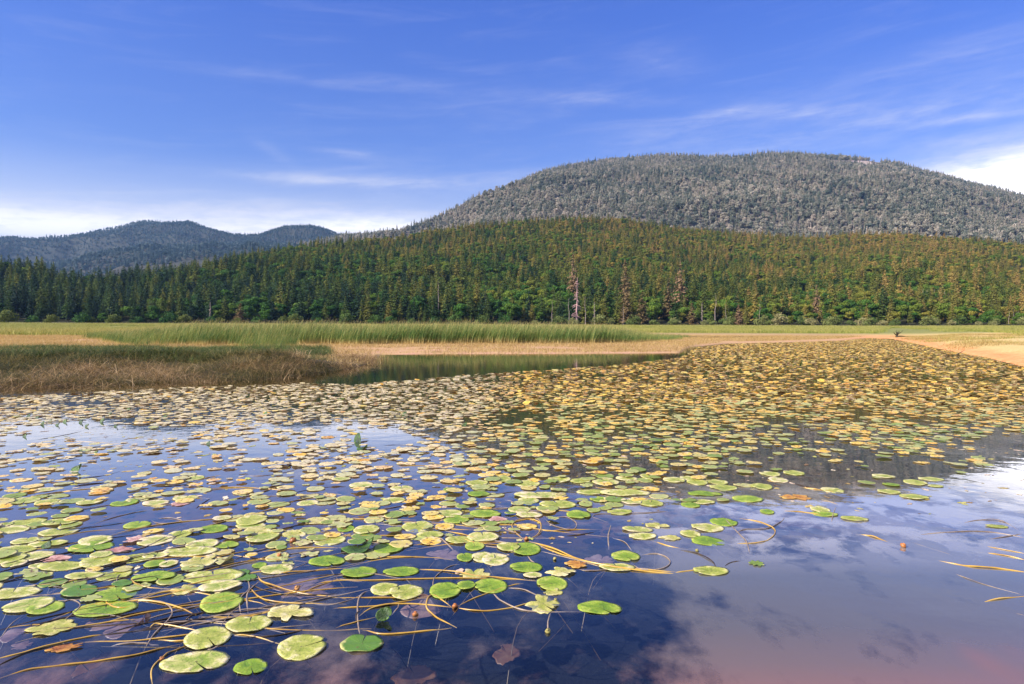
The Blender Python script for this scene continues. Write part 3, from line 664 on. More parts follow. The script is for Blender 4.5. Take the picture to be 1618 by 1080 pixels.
mead_p = protos_of('meadow_tuft', [blades('meadow_tuft', 70 + i, 60, 0.9, 0.5, 1.1, 0.03, 0.45, m_mead, (0.15, 0), 3) for i in range(3)])
field('sedge', lambda X_, Y_, u_, v_: (u_ < 600) & (v_ < shore_y(u_) - 1.5) & (Y_ < 34) & (nz(X_, Y_, .25, 6) < 0.28 + 0.6 * sstep(32, 22, Y_)), (-60, 2, 15, 36), 0.33, sedge_p, 0.24, 0.50, 82, 'dark tangled sedge covering the left mound', 'sedge', wave=.5, taper=lambda q, w_: 0.45 + 0.65 * sstep(600, 420, q))
field('dead_sedge', lambda X_, Y_, u_, v_: (u_ < 605) & (v_ < shore_y(u_) + 2.0) & (v_ > shore_y(u_) - 4 - 22 * nz(X_, Y_, .5, 9)) & (nz(X_, Y_, .9, 19) > .47), (-60, 2, 14, 34), 0.27, straw_p, 0.35, 0.78, 83, 'pale matted dead sedge hanging over the waterline of the left mound', 'dead sedge')
field('green_sedge', lambda X_, Y_, u_, v_: (u_ < 520) & (v_ < 588 - 12 * sstep(300, 520, u_)) & (v_ > 552) & (nz(X_, Y_, .5, 36) > 0.42), (-60, 2, 19, 46), 0.36, protos_of('green_sedge_clump', [blades('green_sedge_clump', 140 + i, 60, 0.3, 0.35, 1.1, 0.012, 1.6, m_gsedge, (0.5, -0.1), 5, 0.8) for i in range(3)]), 0.35, 0.65, 87, 'dark green sedge along the crest of the left mound', 'sedge', wave=.4)
field('dry_grass', lambda X_, Y_, u_, v_: (v_ < shore_y(u_) - 0.6) & (Y_ > np.where(u_ < 600, 27, 20)) & (Y_ < 125) & (nz(X_, Y_, .16, 8) > np.where(u_ > 1390, .55, .33)), (-110, 110, 24, 125), 0.75, gold_p, 0.7, 1.3, 84, 'short golden dry grass on the tan flats', 'dry grass')
field('bank_grass', lambda X_, Y_, u_, v_: (u_ > 1385) & (v_ < shore_y(u_) - 3 - 12 * sstep(1450, 1618, u_)) & (Y_ < 120) & (nz(X_, Y_ * .5, .3, 28) > 0.54 - 0.12 * sstep(45, 90, Y_)), (14, 110, 24, 122), 0.8, protos_of('bank_tuft', [blades('bank_tuft', 170 + i, 46, 0.5, 0.12, 0.42, 0.012, 0.8, m_gold if i else m_mead, (0.2, 0), 3) for i in range(3)]), 0.6, 1.2, 86, 'golden and green grass tufts scattered over the orange mud bank', 'grass', wave=.4)
field('meadow_grass', lambda X_, Y_, u_, v_: (Y_ > np.where(u_ < 600, 100, np.where(u_ < 1390, 165, 42 + 60 * sstep(1600, 1400, u_)))) & (Y_ < 340) & (nz(X_, Y_, .05, 8) > 0.3) & (v_ < shore_y(u_) - np.where(u_ > 1390, np.interp(u_, [1390, 1440, 1618], [5, 14, 42]), 0)), (-340, 330, 40, 340), 2.1, mead_p, 0.6, 1.15, 85, 'green and yellow marsh meadow grass in front of the forest', 'meadow grass')

# ------------------------------------------------------------------ lily pads
def pad_material():
    m, t, out = new_mat('lily_pad')
    oi = t.node('ShaderNodeObjectInfo'); loc = oi.outputs['Location']; rnd = oi.outputs['Random']
    lx, ly, lz = t.sep(loc); uvn = t.node('ShaderNodeUVMap').outputs[0]; ux = t.sep(uvn)
    cx = t.math('SUBTRACT', ux[0], 0.5); cy = t.math('SUBTRACT', ux[1], 0.5)
    rad = t.math('MULTIPLY', t.math('SQRT', t.math('ADD', t.math('MULTIPLY', cx, cx), t.math('MULTIPLY', cy, cy))), 2.0)
    ang = t.math('ARCTAN2', cy, cx)
    seedv = t.vmath('ADD', t.vmath('SCALE', uvn, None), loc)
    pos = t.node('ShaderNodeNewGeometry').outputs['Position']
    # age of the leaf: green near, golden on the far mat
    g1 = t.noise(loc, 0.35, 3, 0.6)
    age = t.math('ADD', t.math('MULTIPLY', rnd, 0.62), t.math('MULTIPLY', g1, 0.36))
    age = t.math('ADD', age, t.map(ly, 3.5, 6, -0.16, 0.0)); age = t.math('ADD', age, t.map(ly, 8, 19, 0.0, 0.40))
    left = t.math('MULTIPLY', t.map(lx, 0.5, -1.5), t.map(ly, 5.5, 8.5)); age = t.math('ADD', age, t.math('MULTIPLY', left, 0.22), clamp=True)
    base = t.ramp(age, [(0.10, (0.10, 0.21, 0.018)), (0.28, (0.28, 0.34, 0.06)), (0.50, (0.46, 0.46, 0.17)), (0.66, (0.78, 0.53, 0.09)), (0.82, (0.84, 0.44, 0.045)), (0.93, (0.58, 0.24, 0.04)), (1.0, (0.16, 0.06, 0.02))])
    n1 = t.noise(pos, 9.0, 5, 0.65); n2 = t.noise(pos, 40.0, 3, 0.6)
    cream = t.math('MULTIPLY', left, t.map(t.noise(loc, 7.0, 2), 0.34, 0.50))
    base = t.mix(t.math('MULTIPLY', cream, 0.85), base, (0.68, 0.60, 0.42))
    rim = t.math('ADD', t.math('MULTIPLY', t.map(rad, 0.55, 1.0), 0.30), t.math('ADD', n1, t.math('MULTIPLY', age, 0.22)))
    base = t.mix(t.math('MULTIPLY', t.map(rim, 0.72, 0.92), 0.85), base, (0.66, 0.55, 0.22))
    pale = t.math('MULTIPLY', t.map(t.noise(pos, 14.0, 4, 0.7, 0.5), 0.54, 0.62), t.map(rnd, 0.25, 0.8))
    base = t.mix(t.math('MULTIPLY', pale, 0.75), base, (0.72, 0.56, 0.38))
    brown = t.map(t.math('ADD', t.noise(pos, 26.0, 4, 0.7), t.math('MULTIPLY', age, 0.10)), 0.62, 0.68)
    base = t.mix(brown, base, (0.16, 0.07, 0.03))
    # veins fanning out
    vein = t.math('ABSOLUTE', t.math('SINE', t.math('ADD', t.math('MULTIPLY', ang, 11.0), t.math('MULTIPLY', rad, 1.5))))
    vl = t.math('MULTIPLY', t.map(vein, 0.16, 0.0), t.map(rad, 1.0, 0.3, 0.25, 0.75))
    base = t.mix(t.math('MULTIPLY', vl, 0.5), base, (0.50, 0.52, 0.20))
    spc = t.map(ly, 10, 18, 0.45, 0.12)
    hgt = t.math('ADD', t.math('MULTIPLY', vl, -0.5), t.math('MULTIPLY', n1, 0.8))
    principled(t, out, base, t.math('ADD', t.map(n2, 0.3, 0.7, 0.28, 0.5, False), t.map(age, 0.55, 0.85, 0, 0.3)), t.bump(hgt, 0.7, 0.012), spec=spc, trans=0.12)
    return m
m_pad = pad_material()
def pad_mesh(seed, notch, kind='round', mat=None):
    r = np.random.RandomState(seed); na = 41; rings = [0.0, 0.22, 0.45, 0.68, 0.86, 1.0]
    dl = 0.045
    a = np.linspace(dl, 2 * PI - dl, na); ph = r.rand(5) * 6.28
    out_r = 1 + 0.025 * np.sin(2 * a + ph[0]) + 0.018 * np.sin(3 * a + ph[1]) + 0.010 * np.sin(9 * a + ph[2])
    out_r *= 1 - 0.14 * np.exp(-(np.minimum(a, 2 * PI - a) / 0.11) ** 2)         # rounded basal lobes
    if kind == 'ragged':
        kn = r.uniform(0.62, 1.08, 17); kn[r.randint(0, 17, 2)] = r.uniform(.3, .5, 2); out_r *= np.interp(a, np.linspace(0, 2 * PI, 17), kn) * (1 + 0.05 * r.normal(size=na)); out_r = np.clip(out_r, 0.25, 1.12)
    if kind == 'star': out_r *= 0.6 + 0.4 * np.abs(np.sin(4 * a))
    V = []; UV = []
    cw = r.uniform(-1, 1, 4)
    for q in rings:
        rr_ = q * out_r; x = rr_ * np.cos(a + notch); y = rr_ * np.sin(a + notch) * 0.93
        amp = {'round': 0.030, 'ragged': 0.06, 'star': 0.08, 'curled': 0.10, 'double': 0.05}[kind]
        z = amp * q ** 2 * (np.sin(2 * a + ph[3]) * cw[0] + 0.7 * np.sin(5 * a + ph[4]) * cw[1] + 0.3 * np.sin(11 * a + ph[1]) * cw[2]) + 0.02 * q * q
        if kind == 'curled': z = z + 0.55 * np.clip(np.cos(a + notch - 0.6 - cw[3]), 0, 1) ** 2 * q ** 3; x = x * (1 - 0.25 * q ** 3 * np.clip(np.cos(a + notch - 0.6 - cw[3]), 0, 1))
        V.append(np.stack([x, y, z], 1)); UV.append(np.stack([0.5 + 0.5 * x, 0.5 + 0.5 * y], 1))
    sk = V[-1].copy(); sk[:, 2] -= 0.015; sk[:, :2] *= 0.985; V.append(sk); UV.append(UV[-1])
    V = np.concatenate(V); UV = np.concatenate(UV)
    return mesh_np('lily_pad', V, grid_faces(len(rings) + 1, na), mat or m_pad, uv=UV, smooth=True)
pads = [pad_mesh(900 + i, nt) for i, nt in enumerate([0.3, 1.4, 2.4, 3.5, 4.6, 5.6])]
ragged = [pad_mesh(920 + i, nt, 'ragged') for i, nt in enumerate([0.5, 2.1, 4.0])]
curled = [pad_mesh(940 + i, nt, 'curled') for i, nt in enumerate([0.2, 3.0])]
double = pad_mesh(950, 1.57, 'double'); star = pad_mesh(951, 0.5, 'star')
def solid_pad(name, cols):
    m, t, out = new_mat(name); pos = t.node('ShaderNodeNewGeometry').outputs['Position']
    n = t.noise(pos, 12, 5, 0.65)
    principled(t, out, t.ramp(n, [(0.3, cols[0]), (0.5, cols[1]), (0.7, cols[2])]), 0.4, t.bump(n, 0.5, 0.01), spec=0.5, trans=0.1); return m
def leaf_mat(name, cols):
    m, t, out = new_mat(name); pos = t.node('ShaderNodeNewGeometry').outputs['Position']; oi = t.node('ShaderNodeObjectInfo')
    ux = t.sep(t.node('ShaderNodeUVMap').outputs[0]); cx = t.math('SUBTRACT', ux[0], 0.5); cy = t.math('SUBTRACT', ux[1], 0.5)
    rad = t.math('MULTIPLY', t.math('SQRT', t.math('ADD', t.math('MULTIPLY', cx, cx), t.math('MULTIPLY', cy, cy))), 2.0)
    ang = t.math('ARCTAN2', cy, cx)
    n = t.noise(pos, 14, 6, 0.7, 0.6); f = t.noise(pos, 75, 4, 0.7)
    w = t.math('ADD', t.math('ADD', t.math('MULTIPLY', n, 0.95), t.math('MULTIPLY', t.map(rad, 0.3, 1.0), 0.14)), t.math('MULTIPLY', oi.outputs['Random'], 0.10))
    col = t.ramp(w, [(0.42, cols[0]), (0.60, cols[1]), (0.72, cols[2])])
    vein = t.math('ABSOLUTE', t.math('SINE', t.math('ADD', t.math('MULTIPLY', ang, 9.0), t.math('MULTIPLY', n, 3.0))))
    vl = t.math('MULTIPLY', t.map(vein, 0.14, 0.0), t.map(rad, 1.0, 0.2, 0.2, 0.8))
    col = t.mix(t.math('MULTIPLY', vl, 0.45), col, cols[2])
    col = t.mix(t.map(f, 0.58, 0.70), col, tuple(c * 0.55 for c in cols[0]))
    col = t.mix(t.map(t.noise(pos, 24, 5, 0.75), 0.64, 0.70), col, (0.20, 0.11, 0.05))
    hgt = t.math('ADD', t.math('MULTIPLY', vl, -0.6), t.math('ADD', t.math('MULTIPLY', n, 1.2), t.math('MULTIPLY', f, 0.25)))
    principled(t, out, col, t.map(f, 0.3, 0.7, 0.25, 0.6, False), t.bump(hgt, 0.8, 0.015), spec=0.5, trans=0.1); return m
def vivid(name, cols, kind='round', sd_=0):
    mt = leaf_mat(name, cols); return [pad_mesh(960 + sd_ + i, nt, kind, mt) for i, nt in enumerate([0.4, 1.8, 3.6, 5.2])]
GREEN = vivid('green_leaf', [(0.13, 0.24, 0.012), (0.26, 0.37, 0.022), (0.44, 0.48, 0.08)])
OLIVE = vivid('olive_leaf', [(0.25, 0.31, 0.03), (0.46, 0.46, 0.09), (0.76, 0.66, 0.34)], sd_=10)
YELL = vivid('yellow_leaf', [(0.34, 0.36, 0.05), (0.58, 0.50, 0.16), (0.78, 0.68, 0.38)], 'ragged', 20)
BLOT = vivid('blotched_leaf', [(0.24, 0.33, 0.03), (0.55, 0.52, 0.16), (0.82, 0.66, 0.42)], sd_=30)
ORAN = vivid('orange_leaf', [(0.30, 0.09, 0.02), (0.60, 0.28, 0.04), (0.70, 0.42, 0.10)], 'ragged', 40)
PINK = vivid('pinkish_leaf', [(0.42, 0.18, 0.14), (0.60, 0.33, 0.28), (0.70, 0.48, 0.40)], 'ragged', 50)
DARK = vivid('dark_leaf', [(0.015, 0.03, 0.008), (0.04, 0.09, 0.012), (0.10, 0.20, 0.02)], 'curled', 60)
KIND = {'g': GREEN, 'o': OLIVE, 'y': YELL, 'b': BLOT, 'r': ORAN, 'p': PINK, 'd': DARK, '': None}
# measured pads: (x, y, width, height, turn in degrees, kind, label) in picture pixels, turned into real places on the water
def c1(L): return [(x / 2.996, 740 + y / 2.996, w / 2.996, h / 2.996, *q) for (x, y, w, h, *q) in L]
def c2(L): return [(540 + x / 2.996, 740 + y / 2.996, w / 2.996, h / 2.996, *q) for (x, y, w, h, *q) in L]
def c3(L): return [(1078 + x / 2.996, 740 + y / 2.996, w / 2.996, h / 2.996, *q) for (x, y, w, h, *q) in L]
HP = c1([(925, 915, 290, 105, 8, 'b', 'large yellow-blotched lily pad, nearest of all at the bottom'), (1188, 940, 140, 78, 0, 'g', 'small bright green pad beside the large yellow-blotched nearest pad'),
         (1430, 848, 210, 118, 8, 'o', 'glossy olive pad with a curved seam, above and right of the small bright green pad'), (985, 805, 190, 112, 14, 'o', 'yellow-green pad directly above the large yellow-blotched nearest pad'),
         (1180, 738, 195, 84, 0, 'o', 'olive pad with a stalk rising at its back, two stems crossing behind it'), (1050, 635, 185, 100, 18, 'g', 'tilted green pad beside the two upright crossing stems'),
         (1370, 685, 215, 84, 8, 'y', 'yellow ragged-edged pad right of the upright crossing stems'), (550, 597, 180, 78, 12, 'g', 'upper of two fresh green pads touching each other'), (500, 665, 265, 76, 7, 'g', 'lower, longer of two fresh green pads touching each other'),
         (135, 648, 200, 76, 12, 'b', 'yellow-topped pad overlapping a green one near the left edge'), (215, 662, 150, 66, 14, 'g', 'green pad tucked under the yellow-topped pad near the left edge'),
         (262, 755, 220, 88, 20, 'y', 'torn yellow pad lying alone low on the left'), (312, 850, 165, 46, 22, 'r', 'curled orange decaying leaf on a long stem, low on the left'),
         (730, 515, 190, 52, 6, 'g', 'green pad enclosed by a looping ochre stem'), (60, 590, 230, 62, 6, 'o', 'broad olive pad cut by the left edge of the picture'), (540, 505, 150, 52, 8, 'o', ''), (400, 508, 160, 40, 5, 'o', ''),
         (1045, 558, 190, 55, 8, 'b', 'cream speckled pad just above the tilted green pad'), (1010, 512, 270, 62, 5, 'o', 'long olive pad between the cream speckled pad and the white curled one'), (880, 575, 150, 46, 6, 'y', 'small crumpled yellow pad left of the cream speckled pad'),
         (945, 440, 185, 66, 0, 'y', 'yellow pad with torn cream surface beside the white curled leaf'), (1065, 437, 84, 62, 0, 'c', 'whitish curled-up dry leaf standing on the yellow torn pad'), (1228, 460, 66, 46, 20, 'g', ''), (1310, 478, 150, 46, 3, 'b', ''),
         (475, 440, 170, 62, 10, 'o', ''), (435, 372, 185, 58, 12, 'g', ''), (455, 342, 145, 46, 10, 'o', ''), (300, 462, 220, 46, 4, 'o', ''), (165, 415, 165, 52, 5, 'b', ''), (228, 380, 74, 36, 0, 'G', 'small upright bright green leaf among pale pads on the left'),
         (55, 430, 115, 52, 5, 'o', ''), (280, 300, 165, 46, 8, 'o', ''), (650, 269, 116, 34, 0, 'g', 'single green pad alone in a patch of open blue water'), (285, 255, 150, 38, 2, 'o', ''), (130, 255, 165, 38, 5, 'o', ''),
         (740, 340, 160, 52, 0, 'b', 'tan rimmed pad next to a pinkish torn leaf'), (640, 338, 110, 44, 8, 'p', 'pinkish torn leaf beside the tan rimmed pad'), (565, 386, 175, 34, 10, 'p', 'long pink curled leaf floating between green pads'), (265, 432, 150, 40, 12, 'p', 'pinkish decaying leaf over two pads near the left edge'),
         (850, 312, 110, 40, 3, 'o', ''), (1075, 362, 110, 34, 0, 'g', ''), (960, 360, 150, 44, 3, 'b', ''), (900, 395, 250, 46, 3, 'o', ''), (1010, 288, 135, 36, 0, 'g', ''), (645, 425, 160, 46, 6, 'o', ''), (740, 412, 120, 32, 0, 'b', ''), (735, 452, 100, 36, 5, 'g', ''), (800, 452, 80, 34, 0, 'b', ''),
         (1245, 325, 150, 56, 0, 'b', ''), (1220, 296, 140, 40, 0, 'y', ''), (1390, 312, 125, 44, 0, 'y', 'crumpled yellow pad carrying a brown seed head'), (1550, 440, 165, 46, 0, 'g', ''), (1560, 340, 150, 50, 5, 'o', ''), (1195, 245, 140, 54, 0, 'o', ''), (1190, 270, 140, 34, 0, 'b', ''),
         (120, 345, 115, 34, 4, 'o', ''), (230, 357, 170, 34, 4, 'o', ''), (85, 385, 170, 46, 4, 'o', ''), (55, 292, 150, 38, 4, 'o', ''), (20, 268, 70, 30, 0, 'b', ''), (225, 160, 100, 32, 0, 'o', ''), (425, 160, 110, 28, 0, 'o', ''), (590, 162, 120, 34, 0, 'g', ''), (740, 162, 120, 28, 0, 'b', ''), (855, 168, 90, 26, 0, 'p', ''), (120, 152, 130, 34, 0, 'b', ''), (880, 140, 110, 28, 0, 'o', ''),
         (370, 10, 66, 30, 0, 'd', 'dark green folded leaf standing up at the left edge of the blue water')])
HP += c2([(95, 830, 185, 88, 0, 'D', 'two-lobed yellow-green pad split like a butterfly, at the end of an upright stalk'), (1222, 660, 195, 62, -2, 'g', 'oval green pad floating farthest out over the cloudy water'), (956, 642, 172, 84, 0, 'y', 'crinkled straw yellow pad with a bud hanging below it'),
          (995, 545, 140, 68, 0, 'g', 'round green pad just above the crinkled straw yellow pad'), (1000, 585, 100, 36, 0, 'y', ''), (705, 558, 150, 66, 6, 'g', 'right-hand pad of the row of three fresh green pads'), (490, 580, 145, 82, 0, 'g', 'heart-shaped fresh green pad, first in the row of three'), (590, 555, 88, 54, 0, 'g', 'small green pad squeezed in the middle of the row of three'),
          (305, 585, 155, 72, 8, 'o', 'olive pad with a dark notch, left of the row of three fresh green pads'), (205, 570, 130, 60, 0, 'o', 'yellow-green pad overlapped by the olive notched pad'), (200, 715, 84, 62, 35, 'G', 'green leaf half sunk and tilted on edge beside a dark stem'),
          (280, 488, 165, 46, 4, 'g', 'green pad with an ochre stem leaving its right end'), (80, 490, 165, 54, 0, 'g', 'flat green pad left of the one with the ochre stem'), (220, 380, 142, 46, 4, 'g', 'bright green pad beside a dark folded leaf'), (85, 380, 165, 50, 12, 'd', 'dark green folded leaf lying against a bright green pad'),
          (872, 468, 150, 48, -6, 'g', 'dark-rimmed green pad left of the orange leaf'), (1112, 455, 118, 42, -6, 'r', 'bright orange decaying leaf with a small bud at its end'), (1345, 415, 130, 52, -12, 'g', 'green pad touching a large looping stem on the right'), (1305, 468, 162, 42, -6, 'o', 'olive pad lying across the bundle of ochre stems'),
          (1040, 492, 155, 40, 0, 'y', 'ragged yellow pad right behind the round green pad'), (905, 508, 88, 26, 0, 'b', ''), (730, 430, 130, 56, 0, 'b', ''), (590, 420, 90, 62, 8, 'g', ''), (670, 420, 110, 52, 0, 'o', ''), (870, 382, 140, 62, 0, 'g', 'green pad below the tangle of looping stems'), (790, 372, 110, 44, 0, 'o', ''), (788, 388, 34, 34, 0, 'R', 'small rusty brown curled leaf on a green pad'),
          (630, 370, 92, 40, 0, 'g', ''), (670, 325, 150, 44, -5, 'b', ''), (560, 340, 130, 40, 0, 'o', ''), (420, 314, 125, 34, 0, 'o', ''), (360, 276, 145, 48, 5, 'o', ''), (118, 291, 118, 44, 0, 'o', ''), (20, 285, 80, 46, 0, 'g', ''), (630, 500, 160, 48, 0, 'y', 'pale yellow pad crossed by a thick ochre stem'),
          (545, 243, 120, 40, 0, 'g', ''), (505, 214, 140, 40, 6, 'b', ''), (680, 216, 150, 34, 0, 'g', ''), (888, 220, 125, 30, 0, 'b', ''), (1122, 220, 112, 38, 0, 'g', ''), (1025, 172, 172, 36, 0, 'o', ''), (740, 244, 110, 26, 0, 'p', ''), (885, 152, 100, 28, 0, 'b', ''), (1220, 146, 92, 32, 0, 'g', ''), (1315, 206, 118, 28, 0, 'o', ''), (1400, 290, 142, 28, 0, 'b', ''), (1424, 322, 130, 30, 0, 'o', ''),
          (1490, 272, 120, 28, 0, 'y', ''), (1370, 158, 95, 30, 0, 'b', ''), (1465, 166, 115, 32, 0, 'o', ''), (1560, 330, 112, 28, 0, 'y', ''), (1190, 112, 150, 28, 0, 'o', ''), (1345, 116, 230, 32, 0, 'o', ''), (940, 128, 250, 34, 0, 'b', ''), (640, 70, 110, 28, 0, 'o', ''), (520, 102, 80, 20, 0, 'g', ''), (650, 122, 110, 24, 0, 'g', ''), (285, 95, 110, 26, 0, 'b', ''), (95, 80, 115, 28, 0, 'b', ''), (250, 150, 110, 26, 0, 'o', ''),
          (750, 50, 110, 34, 0, 'o', ''), (880, 72, 120, 34, 0, 'o', ''), (1030, 52, 110, 28, 0, 'o', ''), (1130, 60, 95, 24, 0, 'o', ''), (1250, 65, 130, 28, 0, 'b', ''), (1350, 48, 100, 26, 0, 'o', ''), (1455, 40, 85, 26, 0, 'o', ''), (1575, 55, 100, 26, 0, 'o', '')])
HP += c3([(197, 254, 126, 38, -3, 'g', 'leftmost green pad of the small group under the mountain reflection tip'), (120, 281, 152, 40, -3, 'o', ''), (40, 311, 90, 40, 0, 'o', ''), (125, 346, 152, 40, -3, 'g', 'green pad carrying a dark bud, second from the water gap'), (135, 486, 162, 42, 0, 'o', 'yellow-green pad where the ochre stem bundle ends'),
          (350, 450, 72, 48, 0, 's', 'small star-shaped yellow-green leaf at the end of a pale stem'), (402, 207, 64, 28, -6, 'g', ''), (655, 195, 86, 30, 0, 'o', ''), (672, 216, 125, 24, -5, 'g', ''), (817, 239, 118, 26, -6, 'o', 'lone yellow-green pad over the bright cloudy water'), (1100, 135, 122, 28, -6, 'o', ''), (376, 87, 97, 32, 0, 'o', ''), (456, 54, 90, 28, 0, 'b', ''),
          (712, 103, 102, 26, -3, 'o', ''), (310, 146, 142, 28, -2, 'g', ''), (195, 92, 134, 26, 0, 'o', ''), (165, 65, 102, 30, 0, 'o', ''), (72, 66, 95, 32, 0, 'o', ''), (110, 120, 160, 26, 0, 'g', ''), (980, 111, 102, 22, 0, 'o', ''), (1105, 67, 95, 26, 0, 'o', ''), (955, 37, 100, 20, 0, 'o', ''), (1180, 50, 115, 20, 0, 'o', ''), (415, 25, 95, 25, 0, 'o', ''), (530, 22, 95, 22, 0, 'o', ''), (990, 78, 72, 22, 0, 'g', ''),
          (100, 158, 110, 24, 0, 'o', ''), (40, 174, 90, 24, 0, 'g', ''), (1490, 275, 100, 16, -5, 'o', 'small yellowish pad among pale stems at the right edge'), (540, 138, 170, 30, 0, 'r', 'brown orange leaf at the edge of the dark mountain reflection'), (1200, 84, 70, 12, 0, 'o', ''), (25, 45, 70, 22, 0, 'o', '')])
HP += [(x, y, 9, h_, 0, 'd', 'small dark upright leaf poking out of the brown pads below the left mound') for x, y, h_ in [(46, 659, 10), (60, 661, 5), (68, 671, 10), (80, 666, 5), (92, 672, 6), (104, 667, 8), (129, 668, 9), (138, 674, 6), (162, 667, 10), (174, 656, 6), (184, 674, 5), (40, 690, 7), (128, 715, 8), (153, 716, 6), (204, 648, 7), (262, 660, 6), (330, 702, 8), (420, 655, 7), (640, 655, 7), (735, 672, 6)]]
HP += [(566, 697, 14, 24, 0, 'd', 'dark upright folded leaf standing out of the sky reflection'), (573, 709, 18, 7, 0, 'd', 'small dark leaf lying just right of the upright folded leaf'), (123, 745, 20, 10, 0, 'd', 'dark green humped leaf alone on the left sky reflection'),
       (538, 630, 12, 7, 0, 'g', 'bright green raised leaf on the brown mat below the mound'), (1284, 621, 14, 8, 0, 'g', 'bright green raised leaf on the golden mat'), (1501, 620, 10, 13, 0, 'v', 'bright yellow upright leaf on the pale mat at right')]
GRPS = {'blue': ('floating pad in the crowded patch over the blue sky reflection', 'pads over the blue reflection'),
        'dark': ('pale sage pad on the dark mountain reflection', 'pads on the mountain reflection'), 'mid': ('small pad on the pale sky reflection below the brown mat', 'pads on the pale sky reflection'),
        'right': ('small pad over bright water near the right edge', 'pads by the right edge')}
def pad_group(x, y):
    if x > 1330 and y < 790: return 'right' if y > 720 + (x - 1330) * -0.2 and x > 1480 else 'dark'
    if y < np.interp(x, [560, 700, 850, 1078, 1250], [690, 700, 770, 800, 803]) and x > 600: return 'dark'
    return 'mid' if y < 745 else 'blue'
rp = np.random.RandomState(77)
placed = []
def put_pad(x, y, w, h, rot, kind, label, rx=None, ry=None):
    p = gp(x, y); dist = p[1]
    if rx is None:
        rx = w / 2 / FPX * math.hypot(dist, EYE) * 1.0
        ry = abs(gp(x, y - h / 2)[1] - gp(x, y + h / 2)[1]) / 2 / 0.93
        ry = min(max(ry, rx * 0.55), rx * 1.35)
    pick = rp.randint(0, 4)
    if kind == 'c': me = curled[0]
    elif kind == 'D': me = double
    elif kind == 's': me = star
    elif kind == 'G': me = DARK[pick]
    elif kind == 'R': me = ORAN[pick]
    elif kind == 'v': me = YELL[pick]
    elif kind in KIND and KIND[kind]: me = KIND[kind][pick]
    else: me = (pads + ragged)[rp.randint(0, 7)]
    o = link('lily_pad', me, loc=(p[0], p[1], 0.001 + 0.006 * rp.rand()))
    sz = (rx + ry) / 2
    o.scale = (rx, ry, sz); o.rotation_euler = (rp.normal() * 0.02, rp.normal() * 0.02, R(rot))
    if kind in ('d', 'G', 'v') and h > w * 0.45:
        o.rotation_euler = (R(48 if kind != 'v' else 70), R(-15), R(rot)); o.location.z = 0.35 * sz; o.scale = (w / 2 / FPX * dist, h / FPX * dist * 0.55, sz)
    if kind == 'G': o.location.z = 0.03
    if not label:
        gk = pad_group(x, y); lb, gr = GRPS[gk]; look = {'g': 'fresh green ', 'o': 'olive ', 'b': 'tan-blotched ', 'y': 'ragged yellow ', 'p': 'pinkish ', 'r': 'rusty '}.get(kind, 'mottled yellow-green ')
        tag(o, look + lb, 'lily pad', gr)
    else: tag(o, label, 'leaf' if 'leaf' in label and 'pad' not in label.split(' leaf')[0] else 'lily pad', 'small dark upright leaves' if 'poking out' in label else None)
    placed.append((p[0], p[1], rx)); return o
m_stalk, t, out = new_mat('lily_stalk'); oi = t.node('ShaderNodeObjectInfo'); pos = t.node('ShaderNodeNewGeometry').outputs['Position']
principled(t, out, t.ramp(t.math('ADD', t.math('MULTIPLY', oi.outputs['Random'], .6), t.math('MULTIPLY', t.noise(pos, 3, 4), .5)), [(0.15, (0.03, 0.018, 0.010)), (0.5, (0.10, 0.06, 0.02)), (1.0, (0.24, 0.15, 0.06))]), 0.35, spec=0.6)
stalks = []
for k in range(4):
    r = np.random.RandomState(k + 5); a = k * 1.6
    P = spline([(0, 0, -0.01), (0.25 * math.cos(a), 0.25 * math.sin(a), -0.10), (1.6 * math.cos(a + .5), 1.6 * math.sin(a + .5), -0.7), (3.4 * math.cos(a + .9), 3.4 * math.sin(a + .9), -3.2)], 4)
    stalks.append(mesh_np('stalk', *tube(P, 0.028, 6), m_stalk, smooth=True))
for i, h in enumerate(HP):
    x, y, w, hh, rot, kind, lab = h
    o = put_pad(x, y, w, hh, rot, kind, lab)
    if y > 850: s_ = link('stalk', stalks[i % 4], o)
n_hero = len(HP)
# remaining pads: coverage measured in the picture, laid out on the water
LOW = lambda u: np.interp(u, [-200, 0, 150, 300, 450, 560, 700, 820, 900, 1000, 1100, 1250, 1400, 1500, 1618, 1800], [1020, 985, 965, 935, 905, 885, 862, 838, 815, 800, 790, 785, 772, 758, 740, 720])
FARB = lambda u: np.interp(u, [-200, 0, 100, 300, 480, 560, 600, 750, 900, 1000, 1075, 1100, 1150, 1330, 1372, 1430, 1618, 1800], [640, 628, 622, 612, 606, 608, 604, 592, 582, 574, 565, 549, 543, 538, 533, 539, 578, 640])
def coverage(X_, Y_, u_, v_):
    c = np.interp(v_, [535, 600, 640, 665, 700, 760, 800, 850, 1000], [0.99, 0.98, 0.92, 0.78, 0.70, 0.74, 0.84, 0.80, 0.60])
    lft = sstep(760, 560, u_)
    c = c - 0.30 * lft * sstep(655, 675, v_) * sstep(760, 690, v_)
    c = c + 0.02 * sstep(630, 650, v_)
    c = c - 0.42 * sstep(230, 120, u_) * sstep(645, 638, v_)
    c = c - 0.38 * sstep(900, 1350, u_) * sstep(675, 735, v_)
    c = c - 0.30 * np.exp(-((v_ - 655) / 22) ** 2) * sstep(640, 760, u_) * sstep(1600, 1300, u_) * 0.6
    open_w = np.exp(-(((u_ - 215) / 85) ** 2 + ((v_ - 818) / 28) ** 2)) * 0.6 + np.exp(-(((u_ - 150) / 120) ** 2 + ((v_ - 735) / 14) ** 2)) * 0.25
    c = c - open_w
    return c
PX, PY = jgrid(-16, 24, 4.0, 20, 0.165, 91); PX2, PY2 = jgrid(-45, 75, 20, 120, 0.26, 92)
